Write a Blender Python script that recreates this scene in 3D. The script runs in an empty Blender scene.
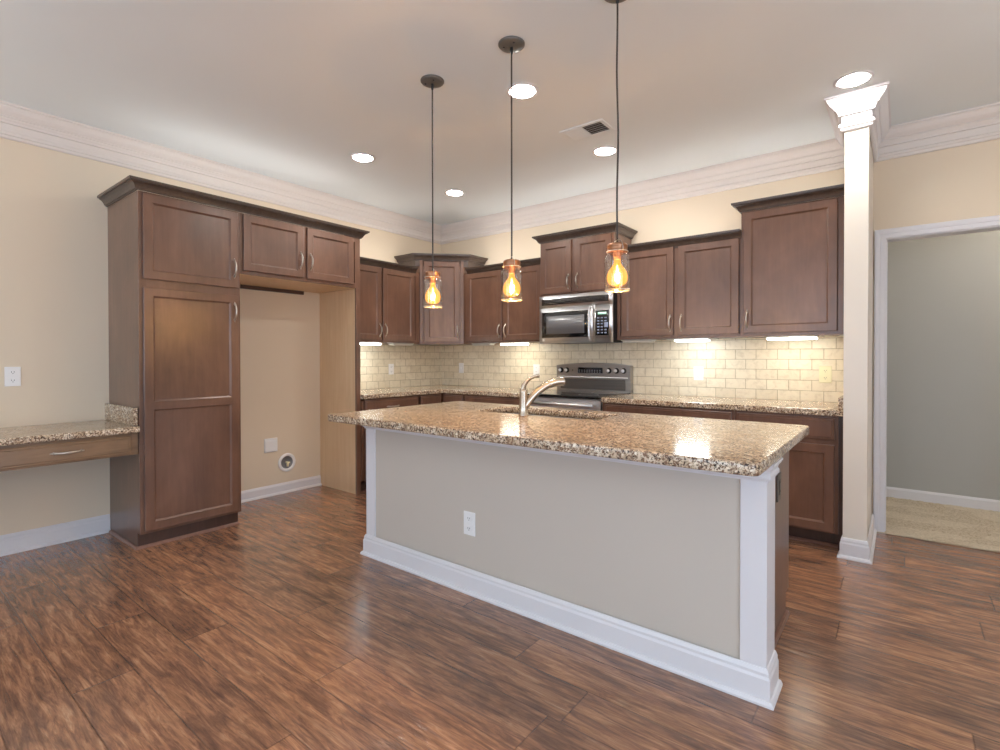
import bpy, bmesh, math, random
from mathutils import Vector, Matrix
random.seed(7)
scene = bpy.context.scene
COL = scene.collection

# ------------------------------------------------------------------ camera, world, exposure
CAM = Vector((4.3824, -4.4542, 1.2239))
F_PX, Y0, YAW, PITCH, ROLL = 512.83, 361.605, -0.6636, -0.0091, -0.0013
cam_d = bpy.data.cameras.new('camera')
cam = bpy.data.objects.new('camera', cam_d)
COL.objects.link(cam)
cam_d.sensor_fit = 'HORIZONTAL'
cam_d.sensor_width = 36.0
cam_d.lens = F_PX * 36.0 / 1000.0
cam_d.shift_y = -(375.0 - Y0) / 1000.0
cam_d.clip_start = 0.05
_f = Vector((math.sin(YAW), math.cos(YAW), 0)); _r = Vector((math.cos(YAW), -math.sin(YAW), 0)); _u = Vector((0, 0, 1))
_f2 = _f * math.cos(PITCH) + _u * math.sin(PITCH)
_u2 = _u * math.cos(PITCH) - _f * math.sin(PITCH)
_r3 = _r * math.cos(ROLL) + _u2 * math.sin(ROLL)
_u3 = _u2 * math.cos(ROLL) - _r * math.sin(ROLL)
M = Matrix.Identity(4)
for i in range(3):
    M[i][0] = _r3[i]; M[i][1] = _u3[i]; M[i][2] = -_f2[i]; M[i][3] = CAM[i]
cam.matrix_world = M
scene.camera = cam

scene.view_settings.view_transform = 'Standard'
scene.view_settings.look = 'None'
scene.view_settings.gamma = 1.0
scene.view_settings.use_curve_mapping = False
scene.view_settings.exposure = 0.25
UP = 13.0          # watts of each torchiere added unseen behind and beside the camera
FILL_STRIP = 1.5         # watts per metre of the strips added unseen on top of the wall cabinets
SKY = 4.6          # daylight through the windows behind the camera
CAN = 132.0         # recessed ceiling lights
BAR = 18.0         # under-cabinet lights
BULB = 8.5         # watts of each pendant bulb
HALL = 80.0  # strength of the lamp added out of view on the hall ceiling

world = bpy.data.worlds.new('world'); scene.world = world; world.use_nodes = True
bg = world.node_tree.nodes['Background']
bg.inputs['Color'].default_value = (0.64, 0.80, 1.0, 1); bg.inputs['Strength'].default_value = SKY

# ------------------------------------------------------------------ helpers: materials
def lin(r, g, b):
    f = lambda c: (c / 12.92 if c <= 0.04045 else ((c + 0.055) / 1.055) ** 2.4)
    return (f(r / 255), f(g / 255), f(b / 255), 1.0)

class NT:
    def __init__(s, name):
        s.m = bpy.data.materials.new(name); s.m.use_nodes = True
        s.t = s.m.node_tree; s.n = s.t.nodes; s.l = s.t.links
        s.bsdf = s.n['Principled BSDF']; s.out = s.n['Material Output']
    def node(s, typ, **kw):
        n = s.n.new(typ)
        for k, v in kw.items():
            if k.startswith('i_'):
                n.inputs[k[2:].replace('_', ' ')].default_value = v
            else:
                setattr(n, k, v)
        return n
    def link(s, a, b): s.l.new(a, b)
    def math(s, op, a, b=None, c=None):
        n = s.n.new('ShaderNodeMath'); n.operation = op
        for i, v in enumerate((a, b, c)):
            if v is None: continue
            if isinstance(v, (int, float)): n.inputs[i].default_value = v
            else: s.link(v, n.inputs[i])
        return n.outputs[0]
    def ramp(s, fac, stops, interp='LINEAR'):
        n = s.n.new('ShaderNodeValToRGB'); n.color_ramp.interpolation = interp
        e = n.color_ramp.elements
        while len(e) < len(stops): e.new(0.5)
        for el, (p, c) in zip(e, stops):
            el.position = p; el.color = c if len(c) == 4 else (*c, 1)
        s.link(fac, n.inputs[0]); return n.outputs[0]
    def mix(s, fac, a, b, blend='MIX'):
        n = s.n.new('ShaderNodeMix'); n.data_type = 'RGBA'; n.blend_type = blend
        for sock, v in ((n.inputs[0], fac), (n.inputs[6], a), (n.inputs[7], b)):
            if isinstance(v, (int, float)): sock.default_value = v
            elif isinstance(v, tuple): sock.default_value = v
            else: s.link(v, sock)
        return n.outputs[2]
    def noise(s, vec, scale, detail=3, rough=0.5, dist=0.0):
        n = s.node('ShaderNodeTexNoise'); n.inputs['Scale'].default_value = scale
        n.inputs['Detail'].default_value = detail; n.inputs['Roughness'].default_value = rough
        n.inputs['Distortion'].default_value = dist
        if vec is not None: s.link(vec, n.inputs['Vector'])
        return n.outputs[0]
    def bump(s, h, strength, dist=0.01, normal=None):
        n = s.node('ShaderNodeBump'); n.inputs['Strength'].default_value = strength
        n.inputs['Distance'].default_value = dist; s.link(h, n.inputs['Height'])
        if normal is not None: s.link(normal, n.inputs['Normal'])
        return n.outputs[0]
    def coords(s, kind='Object', scale=(1, 1, 1), rot=(0, 0, 0)):
        t = s.node('ShaderNodeTexCoord'); m = s.node('ShaderNodeMapping')
        m.inputs['Scale'].default_value = scale; m.inputs['Rotation'].default_value = rot
        s.link(t.outputs[kind], m.inputs[0]); return m.outputs[0]
    def geo(s, scale=(1, 1, 1)):
        t = s.node('ShaderNodeNewGeometry'); m = s.node('ShaderNodeMapping')
        m.inputs['Scale'].default_value = scale
        s.link(t.outputs['Position'], m.inputs[0]); return m.outputs[0]

def paint(name, rgb, rough=0.6, bump=0.03, scale=180, spec=0.5):
    k = NT(name); p = k.bsdf
    p.inputs['Base Color'].default_value = lin(*rgb); p.inputs['Roughness'].default_value = rough
    p.inputs['Specular IOR Level'].default_value = spec
    v = k.coords()
    k.link(k.mix(k.noise(v, 1.3, 2), lin(*[c * 0.985 for c in rgb]), lin(*[min(255, c * 1.012) for c in rgb])), p.inputs['Base Color'])
    if bump: k.link(k.bump(k.noise(v, scale, 2), bump, 0.002), p.inputs['Normal'])
    return k.m

def simple(name, rgb, rough=0.5, metal=0.0, emit=None, estr=0.0, coat=0.0, spec=0.5):
    k = NT(name); p = k.bsdf
    p.inputs['Base Color'].default_value = lin(*rgb); p.inputs['Roughness'].default_value = rough
    p.inputs['Metallic'].default_value = metal; p.inputs['Coat Weight'].default_value = coat
    p.inputs['Specular IOR Level'].default_value = spec
    v = k.coords()
    k.link(k.math('ADD', k.math('MULTIPLY', k.noise(v, 60, 2), 0.06), rough - 0.03), p.inputs['Roughness'])
    if emit:
        p.inputs['Emission Color'].default_value = emit; p.inputs['Emission Strength'].default_value = estr
    return k.m

def wood(name, dark, mid, light, rough=0.3, coat=0.5, grain=(26, 26, 2.2), mottled=0.5):
    k = NT(name); p = k.bsdf
    v = k.geo(grain)
    n1 = k.noise(v, 1.0, 6, 0.62, 0.8)
    n2 = k.noise(k.geo((3, 3, 2)), 1.0, 4, 0.6, 0.4)
    c = k.ramp(n1, [(0.25, lin(*dark)), (0.52, lin(*mid)), (0.8, lin(*light))])
    c2 = k.ramp(n2, [(0.25, lin(*dark)), (0.55, lin(*mid)), (0.85, lin(*light))])
    k.link(k.mix(mottled, c, c2), p.inputs['Base Color'])
    p.inputs['Roughness'].default_value = rough
    p.inputs['Coat Weight'].default_value = coat; p.inputs['Coat Roughness'].default_value = 0.27
    k.link(k.bump(n1, 0.04, 0.002), p.inputs['Normal'])
    return k.m

def granite(name):
    k = NT(name); p = k.bsdf
    v = k.geo()
    big = k.noise(v, 16, 4, 0.6, 0.4)
    base = k.ramp(big, [(0.3, lin(190, 164, 134)), (0.5, lin(210, 188, 160)), (0.68, lin(230, 216, 194))])
    vo = k.node('ShaderNodeTexVoronoi'); vo.inputs['Scale'].default_value = 120; k.link(v, vo.inputs['Vector'])
    sp = k.noise(v, 95, 3, 0.7, 0.6)
    c = k.mix(k.ramp(sp, [(0.49, (0, 0, 0, 1)), (0.54, (1, 1, 1, 1))]), base, lin(132, 104, 84))
    sp2 = k.noise(k.geo((1.1, 1.0, 1.05)), 105, 3, 0.7, 0.5)
    c = k.mix(k.ramp(sp2, [(0.555, (0, 0, 0, 1)), (0.60, (1, 1, 1, 1))]), c, lin(58, 46, 42))
    sep = k.node('ShaderNodeSeparateColor'); k.link(vo.outputs['Color'], sep.inputs[0])
    c = k.mix(k.ramp(sep.outputs[0], [(0.93, (0, 0, 0, 1)), (0.96, (1, 1, 1, 1))]), c, lin(236, 222, 200))
    k.link(c, p.inputs['Base Color'])
    p.inputs['Roughness'].default_value = 0.14; p.inputs['Specular IOR Level'].default_value = 0.5
    return k.m

def travertine(name):
    k = NT(name); p = k.bsdf
    t = k.node('ShaderNodeUVMap')
    br = k.node('ShaderNodeTexBrick'); br.offset = 0.5; br.inputs['Scale'].default_value = 1.0
    br.inputs['Brick Width'].default_value = 0.152; br.inputs['Row Height'].default_value = 0.0785
    br.inputs['Mortar Size'].default_value = 0.0026; br.inputs['Mortar Smooth'].default_value = 0.2
    br.inputs['Color1'].default_value = lin(224, 211, 186); br.inputs['Color2'].default_value = lin(236, 225, 203)
    br.inputs['Mortar'].default_value = lin(182, 167, 138)
    k.link(t.outputs[0], br.inputs['Vector'])
    v = k.geo()
    n = k.noise(v, 22, 6, 0.65, 0.5)
    c = k.mix(0.55, br.outputs['Color'], k.ramp(n, [(0.28, (.66, .60, .50, 1)), (0.5, (.96, .95, .92, 1)), (0.75, (1.05, 1.04, 1.0, 1))]), 'MULTIPLY')
    k.link(c, p.inputs['Base Color']); p.inputs['Roughness'].default_value = 0.38
    h = k.math('SUBTRACT', k.math('MULTIPLY', n, 0.25), br.outputs['Fac'])
    k.link(k.bump(h, 0.6, 0.003), p.inputs['Normal'])
    return k.m

def plank_floor(name):
    k = NT(name); p = k.bsdf
    g = k.node('ShaderNodeNewGeometry'); s = k.node('ShaderNodeSeparateXYZ'); k.link(g.outputs['Position'], s.inputs[0])
    X, Y = s.outputs[0], s.outputs[1]
    W, L = 0.194, 1.3
    yr = k.math('DIVIDE', k.math('ADD', Y, 3.955 + W * 40), W)
    row = k.math('FLOOR', yr); fy = k.math('FRACT', yr)
    wn = k.node('ShaderNodeTexWhiteNoise', noise_dimensions='1D'); k.link(row, wn.inputs['W'])
    xr = k.math('ADD', k.math('DIVIDE', k.math('ADD', X, 20.0), L), k.math('MULTIPLY', wn.outputs[0], 7.3))
    colm = k.math('FLOOR', xr); fx = k.math('FRACT', xr)
    cb = k.node('ShaderNodeCombineXYZ'); k.link(row, cb.inputs[0]); k.link(colm, cb.inputs[1])
    wn2 = k.node('ShaderNodeTexWhiteNoise', noise_dimensions='2D'); k.link(cb.outputs[0], wn2.inputs['Vector'])
    rnd = wn2.outputs[0]
    # groove between planks
    ey = k.math('MULTIPLY', k.math('MINIMUM', fy, k.math('SUBTRACT', 1.0, fy)), W)
    ex = k.math('MULTIPLY', k.math('MINIMUM', fx, k.math('SUBTRACT', 1.0, fx)), L)
    e = k.math('MINIMUM', ey, ex)
    gro = k.ramp(e, [(0.0, (1, 1, 1, 1)), (0.0032, (0, 0, 0, 1))])
    # grain: shifted for every plank
    off = k.node('ShaderNodeCombineXYZ')
    k.link(k.math('MULTIPLY', X, 3.2), off.inputs[0]); k.link(k.math('MULTIPLY', Y, 30.0), off.inputs[1])
    k.link(k.math('MULTIPLY', rnd, 53.0), off.inputs[2])
    gr = k.noise(off.outputs[0], 1.4, 9, 0.7, 0.9)
    off2 = k.node('ShaderNodeCombineXYZ')
    k.link(k.math('MULTIPLY', X, 1.2), off2.inputs[0]); k.link(k.math('MULTIPLY', Y, 4.2), off2.inputs[1])
    k.link(k.math('MULTIPLY', rnd, 31.0), off2.inputs[2])
    blot = k.noise(off2.outputs[0], 2.1, 4, 0.6, 1.0)
    wv = k.node('ShaderNodeTexWave', wave_type='RINGS'); wv.inputs['Scale'].default_value = 1.1
    wv.inputs['Distortion'].default_value = 9.0; wv.inputs['Detail'].default_value = 4; wv.inputs['Detail Scale'].default_value = 1.5
    k.link(off2.outputs[0], wv.inputs['Vector'])
    c = k.ramp(gr, [(0.28, lin(92, 66, 56)), (0.44, lin(134, 98, 78)), (0.56, lin(166, 122, 92)), (0.72, lin(194, 154, 122))])
    c = k.mix(k.math('MULTIPLY', k.ramp(blot, [(0.48, (0, 0, 0, 1)), (0.68, (1, 1, 1, 1))]), 0.6), c, lin(80, 58, 50))
    c = k.mix(k.math('MULTIPLY', k.ramp(wv.outputs[0], [(0.0, (1, 1, 1, 1)), (0.18, (0, 0, 0, 1))]), 0.2), c, lin(66, 46, 38))
    fn = k.node('ShaderNodeCombineXYZ')
    k.link(k.math('MULTIPLY', X, 7.0), fn.inputs[0]); k.link(k.math('MULTIPLY', Y, 95.0), fn.inputs[1]); k.link(k.math('MULTIPLY', rnd, 11.0), fn.inputs[2])
    fine = k.noise(fn.outputs[0], 1.0, 5, 0.7, 0.8)
    c = k.mix(k.math('MULTIPLY', k.ramp(fine, [(0.52, (0, 0, 0, 1)), (0.64, (1, 1, 1, 1))]), 0.4), c, lin(66, 47, 40))
    tone = k.ramp(rnd, [(0.0, (.94, .90, .89, 1)), (0.5, (1.12, 1.08, 1.06, 1)), (1.0, (1.34, 1.25, 1.15, 1))])
    c = k.mix(1.0, c, tone, 'MULTIPLY')
    c = k.mix(k.math('MULTIPLY', gro, 0.5), c, lin(60, 42, 36))
    k.link(c, p.inputs['Base Color'])
    k.link(k.math('ADD', k.math('MULTIPLY', gr, 0.14), 0.15), p.inputs['Roughness'])
    p.inputs['Specular IOR Level'].default_value = 0.5
    p.inputs['Coat Weight'].default_value = 0.55; p.inputs['Coat Roughness'].default_value = 0.2
    # hand-scraped ripples run across the planks
    rp = k.node('ShaderNodeCombineXYZ')
    k.link(k.math('MULTIPLY', X, 9.0), rp.inputs[0]); k.link(k.math('MULTIPLY', Y, 34.0), rp.inputs[1]); k.link(k.math('MULTIPLY', rnd, 17.0), rp.inputs[2])
    rip = k.noise(rp.outputs[0], 1.0, 4, 0.6, 1.2)
    h = k.math('SUBTRACT', k.math('ADD', k.math('MULTIPLY', rip, 0.8), k.math('MULTIPLY', wv.outputs[0], 0.35)), k.math('MULTIPLY', gro, 1.2))
    k.link(k.bump(h, 0.5, 0.006), p.inputs['Normal'])
    return k.m

def carpet_mat(name):
    k = NT(name); p = k.bsdf
    v = k.geo()
    n = k.noise(v, 90, 4, 0.75)
    # vacuum tracks: the pile leans in long wedges
    tr = k.noise(k.geo((1.6, 5.2, 1)), 1.0, 1, 0.3, 0.9)
    c = k.ramp(n, [(0.25, lin(148, 128, 106)), (0.5, lin(204, 188, 164)), (0.75, lin(230, 218, 198))])
    c = k.mix(k.math('MULTIPLY', k.ramp(tr, [(0.47, (0, 0, 0, 1)), (0.52, (1, 1, 1, 1))]), 0.32), c, lin(232, 220, 200))
    k.link(c, p.inputs['Base Color']); p.inputs['Roughness'].default_value = 0.95
    p.inputs['Specular IOR Level'].default_value = 0.1
    k.link(k.bump(n, 1.0, 0.01), p.inputs['Normal'])
    return k.m

def steel(name, rgb=(172, 170, 168), rough=0.26, axis=(2, 2, 240), amp=0.10):
    k = NT(name); p = k.bsdf
    p.inputs['Metallic'].default_value = 1.0
    n = k.noise(k.geo(axis), 1.0, 3)
    k.link(k.mix(n, lin(*[c * .9 for c in rgb]), lin(*[min(255, c * 1.08) for c in rgb])), p.inputs['Base Color'])
    k.link(k.math('ADD', k.math('MULTIPLY', n, amp), rough - amp / 2), p.inputs['Roughness'])
    return k.m

def thin_glass(name, tint=(1, 1, 1, 1), refl=0.10, rough=0.02):
    k = NT(name)
    tr = k.node('ShaderNodeBsdfTransparent'); tr.inputs[0].default_value = tint
    gl = k.node('ShaderNodeBsdfGlossy'); gl.inputs['Roughness'].default_value = rough
    lw = k.node('ShaderNodeLayerWeight'); lw.inputs['Blend'].default_value = 0.35
    fac = k.math('MINIMUM', k.math('ADD', k.math('MULTIPLY', lw.outputs['Facing'], 0.4), refl), 0.85)
    mx = k.node('ShaderNodeMixShader'); k.link(fac, mx.inputs[0]); k.link(tr.outputs[0], mx.inputs[1]); k.link(gl.outputs[0], mx.inputs[2])
    k.link(mx.outputs[0], k.out.inputs['Surface'])
    return k.m

def emitter(name, rgb, strength):
    k = NT(name); p = k.bsdf
    p.inputs['Base Color'].default_value = (.8, .8, .8, 1)
    p.inputs['Emission Color'].default_value = (*rgb, 1); p.inputs['Emission Strength'].default_value = strength
    return k.m

def amber_bulb(name):
    k = NT(name)
    tr = k.node('ShaderNodeBsdfTransparent'); tr.inputs[0].default_value = (1.0, 0.74, 0.38, 1)
    gl = k.node('ShaderNodeBsdfGlossy'); gl.inputs['Roughness'].default_value = 0.2
    em = k.node('ShaderNodeEmission'); em.inputs[0].default_value = (1.0, 0.44, 0.07, 1); em.inputs[1].default_value = 0.55
    lw = k.node('ShaderNodeLayerWeight'); lw.inputs['Blend'].default_value = 0.3
    mx = k.node('ShaderNodeMixShader'); k.link(k.math('ADD', k.math('MULTIPLY', lw.outputs['Facing'], 0.12), 0.03), mx.inputs[0])
    k.link(tr.outputs[0], mx.inputs[1]); k.link(gl.outputs[0], mx.inputs[2])
    ad = k.node('ShaderNodeAddShader'); k.link(mx.outputs[0], ad.inputs[0]); k.link(em.outputs[0], ad.inputs[1])
    k.link(ad.outputs[0], k.out.inputs['Surface']); return k.m

MT = {
    'wall': paint('wall_paint', (225, 208, 184)),
    'hallwall': paint('hall_paint', (178, 177, 172)),
    'ceiling': paint('ceiling_paint', (230, 235, 236), 0.8, 0.05, 120),
    'trim': paint('trim_paint', (226, 223, 225), 0.32, 0.0),
    'crownpaint': paint('crown_moulding_paint', (226, 217, 210), 0.4, 0.0),
    'cream': paint('cream_paint', (234, 226, 213), 0.4, 0.0),
    'panel': paint('island_panel_paint', (202, 192, 180), 0.55),
    'floor': plank_floor('hand_scraped_planks'),
    'carpet': carpet_mat('carpet_pile'),
    'cab': wood('espresso_wood', (82, 58, 47), (114, 81, 64), (142, 104, 83), mottled=0.7),
    'cabdark': wood('espresso_edge', (58, 40, 34), (76, 54, 46), (92, 66, 56)),
    'crown': wood('espresso_crown_shade', (58, 46, 40), (80, 66, 58), (98, 82, 74), 0.32, 0.3),  # same finish as the doors; darker contrast shade put into its colour
    'shoe': wood('shoe_wood', (112, 76, 62), (140, 100, 84), (160, 120, 102)),
    'maple': wood('maple_veneer', (214, 178, 138), (226, 194, 154), (236, 208, 172), 0.42, 0.1, (30, 30, 1.6), 0.4),
    'desk': wood('desk_wood', (104, 80, 58), (138, 108, 80), (160, 130, 100), 0.35, 0.3, (2.5, 2.5, 24)),
    'granite': granite('granite_speckled'),
    'tile': travertine('travertine_tile'),
    'pewter': steel('pewter', (206, 198, 188), 0.3, (80, 80, 80)),
    'nickel': steel('brushed_nickel', (196, 184, 168), 0.24, (12, 12, 3), 0.03),
    'steel': steel('stainless_steel', (226, 226, 228), 0.34, (3, 3, 60)),
    'steeldark': steel('stainless_dark_reflection', (176, 172, 168), 0.32, (3, 3, 60)),  # same stainless, with the dark it reflects put into the colour
    'steelblack': steel('smoked_steel', (112, 108, 104), 0.35, (3, 3, 60)),
    'bronze': simple('bronze_plate', (92, 84, 76), 0.45),
    'sinksteel': steel('sink_steel', (170, 168, 166), 0.3, (120, 4, 4)),
    'canopy': simple('bronze_canopy', (112, 110, 106), 0.45, 0.5),
    'copper': simple('copper_lid', (168, 122, 92), 0.3, 0.9),
    'cord': simple('black_cord', (66, 60, 56), 0.6),
    'blackglass': simple('black_glass', (22, 23, 25), 0.06, coat=0.5),
    'window_glass': simple('oven_window', (112, 112, 114), 0.3, coat=0.2),
    'black': simple('black_plastic', (28, 27, 28), 0.4),
    'grey': simple('grey_plastic', (120, 120, 122), 0.4),
    'keypad': simple('keypad_print', (150, 160, 190), 0.4),
    'plate': simple('white_plastic', (240, 238, 236), 0.35),
    'ivory': simple('ivory_plastic', (232, 224, 186), 0.35),
    'slot': simple('slot_dark', (60, 56, 54), 0.6),
    'lens': emitter('can_lens', (1.0, 0.96, 0.90), CAN),
    'barlens': emitter('bar_lens', (1.0, 0.97, 0.84), BAR),
    'barcool': emitter('bar_lens_cool', (0.88, 0.97, 1.0), BAR * 1.45),
    'baroff': simple('bar_lens_off', (214, 210, 200), 0.4),
    'fixture': simple('bar_fixture', (190, 188, 180), 0.4),
    'fil': emitter('filament', (1.0, 0.66, 0.24), 15.0),
    'jar': thin_glass('jar_glass', (0.97, 0.97, 0.96, 1), 0.07, 0.10),
    'jarrim': thin_glass('jar_rim_glass', (0.9, 0.9, 0.88, 1), 0.25, 0.45),
    'bulb': amber_bulb('amber_bulb_glass'),
    'display': emitter('display_green', (0.25, 0.9, 0.55), 0.5),
    'hallfill': emitter('hall_fill_lens', (1.0, 0.95, 0.88), HALL),
    'ductshade': simple('duct_shade', (84, 78, 73), 0.8),
}

# ------------------------------------------------------------------ helpers: mesh builder
class MB:
    def __init__(s): s.bm = bmesh.new()
    def box(s, x0, x1, y0, y1, z0, z1, bev=0.0, seg=1):
        return s.obox(Vector((0, 0, 0)), Vector((1, 0, 0)), Vector((0, 1, 0)), x0, x1, y0, y1, z0, z1, bev, seg)
    def obox(s, O, U, N, u0, u1, n0, n1, z0, z1, bev=0.0, seg=1):
        P = lambda u, n, z: Vector(O) + Vector(U) * u + Vector(N) * n + Vector((0, 0, z))
        vs = [s.bm.verts.new(P(*c)) for c in ((u0, n0, z0), (u1, n0, z0), (u1, n1, z0), (u0, n1, z0), (u0, n0, z1), (u1, n0, z1), (u1, n1, z1), (u0, n1, z1))]
        fs = [s.bm.faces.new([vs[i] for i in q]) for q in ((0, 3, 2, 1), (4, 5, 6, 7), (0, 1, 5, 4), (1, 2, 6, 5), (2, 3, 7, 6), (3, 0, 4, 7))]
        bmesh.ops.recalc_face_normals(s.bm, faces=fs)
        if bev > 0:
            es = list({e for f in fs for e in f.edges})
            bmesh.ops.bevel(s.bm, geom=es, offset=bev, segments=seg, affect='EDGES', profile=0.5)
        return s
    def face(s, pts, smooth=False):
        f = s.bm.faces.new([s.bm.verts.new(Vector(p)) for p in pts]); f.smooth = smooth; return f
    def lathe(s, c, prof, seg=24, axis='Z', cap=True):
        c = Vector(c); rings = []
        for r, h in prof:
            ring = []
            for i in range(seg):
                a = 2 * math.pi * i / seg
                if axis == 'Z': p = Vector((r * math.cos(a), r * math.sin(a), h))
                elif axis == 'X': p = Vector((h, r * math.cos(a), r * math.sin(a)))
                elif axis == 'Y': p = Vector((r * math.cos(a), h, r * math.sin(a)))
                ring.append(s.bm.verts.new(c + p))
            rings.append(ring)
        fs = []
        for A, B in zip(rings, rings[1:]):
            for i in range(seg):
                f = s.bm.faces.new((A[i], A[(i + 1) % seg], B[(i + 1) % seg], B[i])); f.smooth = True; fs.append(f)
        if cap:
            for R, (r, h) in ((rings[0], prof[0]), (rings[-1], prof[-1])):
                if r > 1e-6: fs.append(s.bm.faces.new(R))
        bmesh.ops.recalc_face_normals(s.bm, faces=fs)
        return s
    def tube(s, pts, rad, seg=10, cap=True, flat=1.0):
        pts = [Vector(p) for p in pts]; n = len(pts)
        rads = rad if isinstance(rad, (list, tuple)) else [rad] * n
        rings = []; prev = None
        for i, p in enumerate(pts):
            t = (pts[min(i + 1, n - 1)] - pts[max(i - 1, 0)]).normalized()
            if prev is None:
                ref = Vector((0, 0, 1)) if abs(t.z) < 0.9 else Vector((1, 0, 0))
                a = t.cross(ref).normalized()
            else:
                a = (prev - t * prev.dot(t)).normalized()
            b = t.cross(a).normalized(); prev = a
            rings.append([s.bm.verts.new(p + a * rads[i] * math.cos(2 * math.pi * j / seg) + b * rads[i] * flat * math.sin(2 * math.pi * j / seg)) for j in range(seg)])
        fs = []
        for A, B in zip(rings, rings[1:]):
            for i in range(seg):
                f = s.bm.faces.new((A[i], A[(i + 1) % seg], B[(i + 1) % seg], B[i])); f.smooth = True; fs.append(f)
        if cap: fs += [s.bm.faces.new(rings[0]), s.bm.faces.new(rings[-1])]
        bmesh.ops.recalc_face_normals(s.bm, faces=fs)
        return s
    def sweep(s, path, prof, segs=None, close=True):
        """profile points (d, z): d is the distance to the right of the path's direction; mitred corners"""
        P = [Vector((p[0], p[1])) for p in path]; n = len(P)
        nor = []
        for a, b in zip(P, P[1:]):
            t = (b - a).normalized(); nor.append(Vector((t.y, -t.x)))
        off = []
        for i in range(n):
            if i == 0: off.append(nor[0])
            elif i == n - 1: off.append(nor[-1])
            else:
                m = (nor[i - 1] + nor[i]).normalized(); off.append(m / max(0.2, m.dot(nor[i])))
        fs = []
        for k in (segs if segs is not None else range(n - 1)):
            A = [s.bm.verts.new((P[k].x + off[k].x * d, P[k].y + off[k].y * d, z)) for d, z in prof]
            B = [s.bm.verts.new((P[k + 1].x + off[k + 1].x * d, P[k + 1].y + off[k + 1].y * d, z)) for d, z in prof]
            m = len(prof)
            for j in range(m):
                j2 = (j + 1) % m
                if j2 == 0 and not close: continue
                fs.append(s.bm.faces.new((A[j], A[j2], B[j2], B[j])))
            fs.append(s.bm.faces.new(A)); fs.append(s.bm.faces.new(B))
        bmesh.ops.recalc_face_normals(s.bm, faces=fs)
        return s
    def prism(s, pts2, z0, z1, bev=0.0):
        A = [s.bm.verts.new((x, y, z0)) for x, y in pts2]; B = [s.bm.verts.new((x, y, z1)) for x, y in pts2]
        n = len(pts2); fs = [s.bm.faces.new(A), s.bm.faces.new(B)]
        for i in range(n): fs.append(s.bm.faces.new((A[i], A[(i + 1) % n], B[(i + 1) % n], B[i])))
        bmesh.ops.recalc_face_normals(s.bm, faces=fs)
        if bev > 0:
            es = [e for f in fs[:2] for e in f.edges]
            bmesh.ops.bevel(s.bm, geom=es, offset=bev, segments=2, affect='EDGES', profile=0.5)
        return s

def wloc(o):
    v = Vector((0, 0, 0))
    while o is not None: v += o.location; o = o.parent
    return v

def build(name, mb, mat, parent=None, origin=None, mats=None):
    me = bpy.data.meshes.new(name)
    o = bpy.data.objects.new(name, me); COL.objects.link(o)
    if parent is not None:
        o.parent = parent; base = wloc(parent)
    else:
        base = Vector(origin) if origin else Vector((0, 0, 0)); o.location = base
    bmesh.ops.translate(mb.bm, verts=mb.bm.verts, vec=-base)
    mb.bm.normal_update(); mb.bm.to_mesh(me); mb.bm.free()
    for m in (mats or [mat]): me.materials.append(m)
    return o

def thing(name, label, cat, loc, group=None):
    o = bpy.data.objects.new(name, None); COL.objects.link(o); o.location = loc; o.empty_display_size = 0.1
    o['label'] = label; o['category'] = cat
    if group: o['group'] = group
    return o
def tag(o, label, cat, group=None, kind=None):
    o['label'] = label; o['category'] = cat
    if group: o['group'] = group
    if kind: o['kind'] = kind
    return o
def struct(name, mb, mat):
    o = build(name, mb, mat); o['kind'] = 'structure'; return o

H = 2.777
# ------------------------------------------------------------------ the room
RX, FY = 6.6, -7.4     # right wall and the wall behind the camera
m = MB().box(-0.12, RX + .12, FY - .12, -0.035, -0.06, 0.0); struct('floor', m, MT['floor'])
m = MB().box(-0.12, RX + .12, FY - .12, 1.25, H, H + .08); struct('ceiling', m, MT['ceiling'])
m = MB().box(-0.12, 0.0, FY - .12, 1.25, -.06, H); struct('wall_left', m, MT['wall'])
DX0, DX1, DZ = 4.292, 5.32, 2.045
m = MB().box(0.0, DX0, 0, .12, -.06, H).box(DX1, RX, 0, .12, -.06, H).box(DX0, DX1, 0, .12, DZ, H); struct('wall_back', m, MT['wall'])
# wall behind the camera with three windows, right wall with a wide patio opening added to let in daylight
WINS = [(0.7, 2.1), (2.6, 4.0), (4.5, 5.9)]
m = MB(); x = 0.0
for a, b in WINS:
    m.box(x, a, FY - .12, FY, -.06, H); m.box(a, b, FY - .12, FY, -.06, 0.7); m.box(a, b, FY - .12, FY, 2.35, H); x = b
m.box(x, RX, FY - .12, FY, -.06, H); struct('wall_front', m, MT['wall'])
m = MB().box(RX, RX + .12, FY - .12, -5.9, -.06, H).box(RX, RX + .12, -3.4, .12, -.06, H).box(RX, RX + .12, -5.9, -3.4, 2.2, H); struct('wall_right', m, MT['wall'])
for i, (a, b) in enumerate(WINS):
    m = MB()
    for (u0, u1, z0, z1) in ((a, b, .7, .76), (a, b, 2.29, 2.35), (a, a + .06, .76, 2.29), (b - .06, b, .76, 2.29), (a + .06, b - .06, 1.50, 1.55)):
        m.box(u0, u1, FY - .09, FY - .03, z0, z1)
    struct('window_%d' % (i + 1), m, MT['trim'])
m = MB()
for (u0, u1, z0, z1) in ((-5.9, -3.4, .0, .08), (-5.9, -3.4, 2.12, 2.2), (-5.9, -5.82, .08, 2.12), (-3.48, -3.4, .08, 2.12), (-4.70, -4.60, .08, 2.12)):
    m.box(RX + .03, RX + .09, u0, u1, z0, z1)
struct('door_1', m, MT['trim'])
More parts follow.
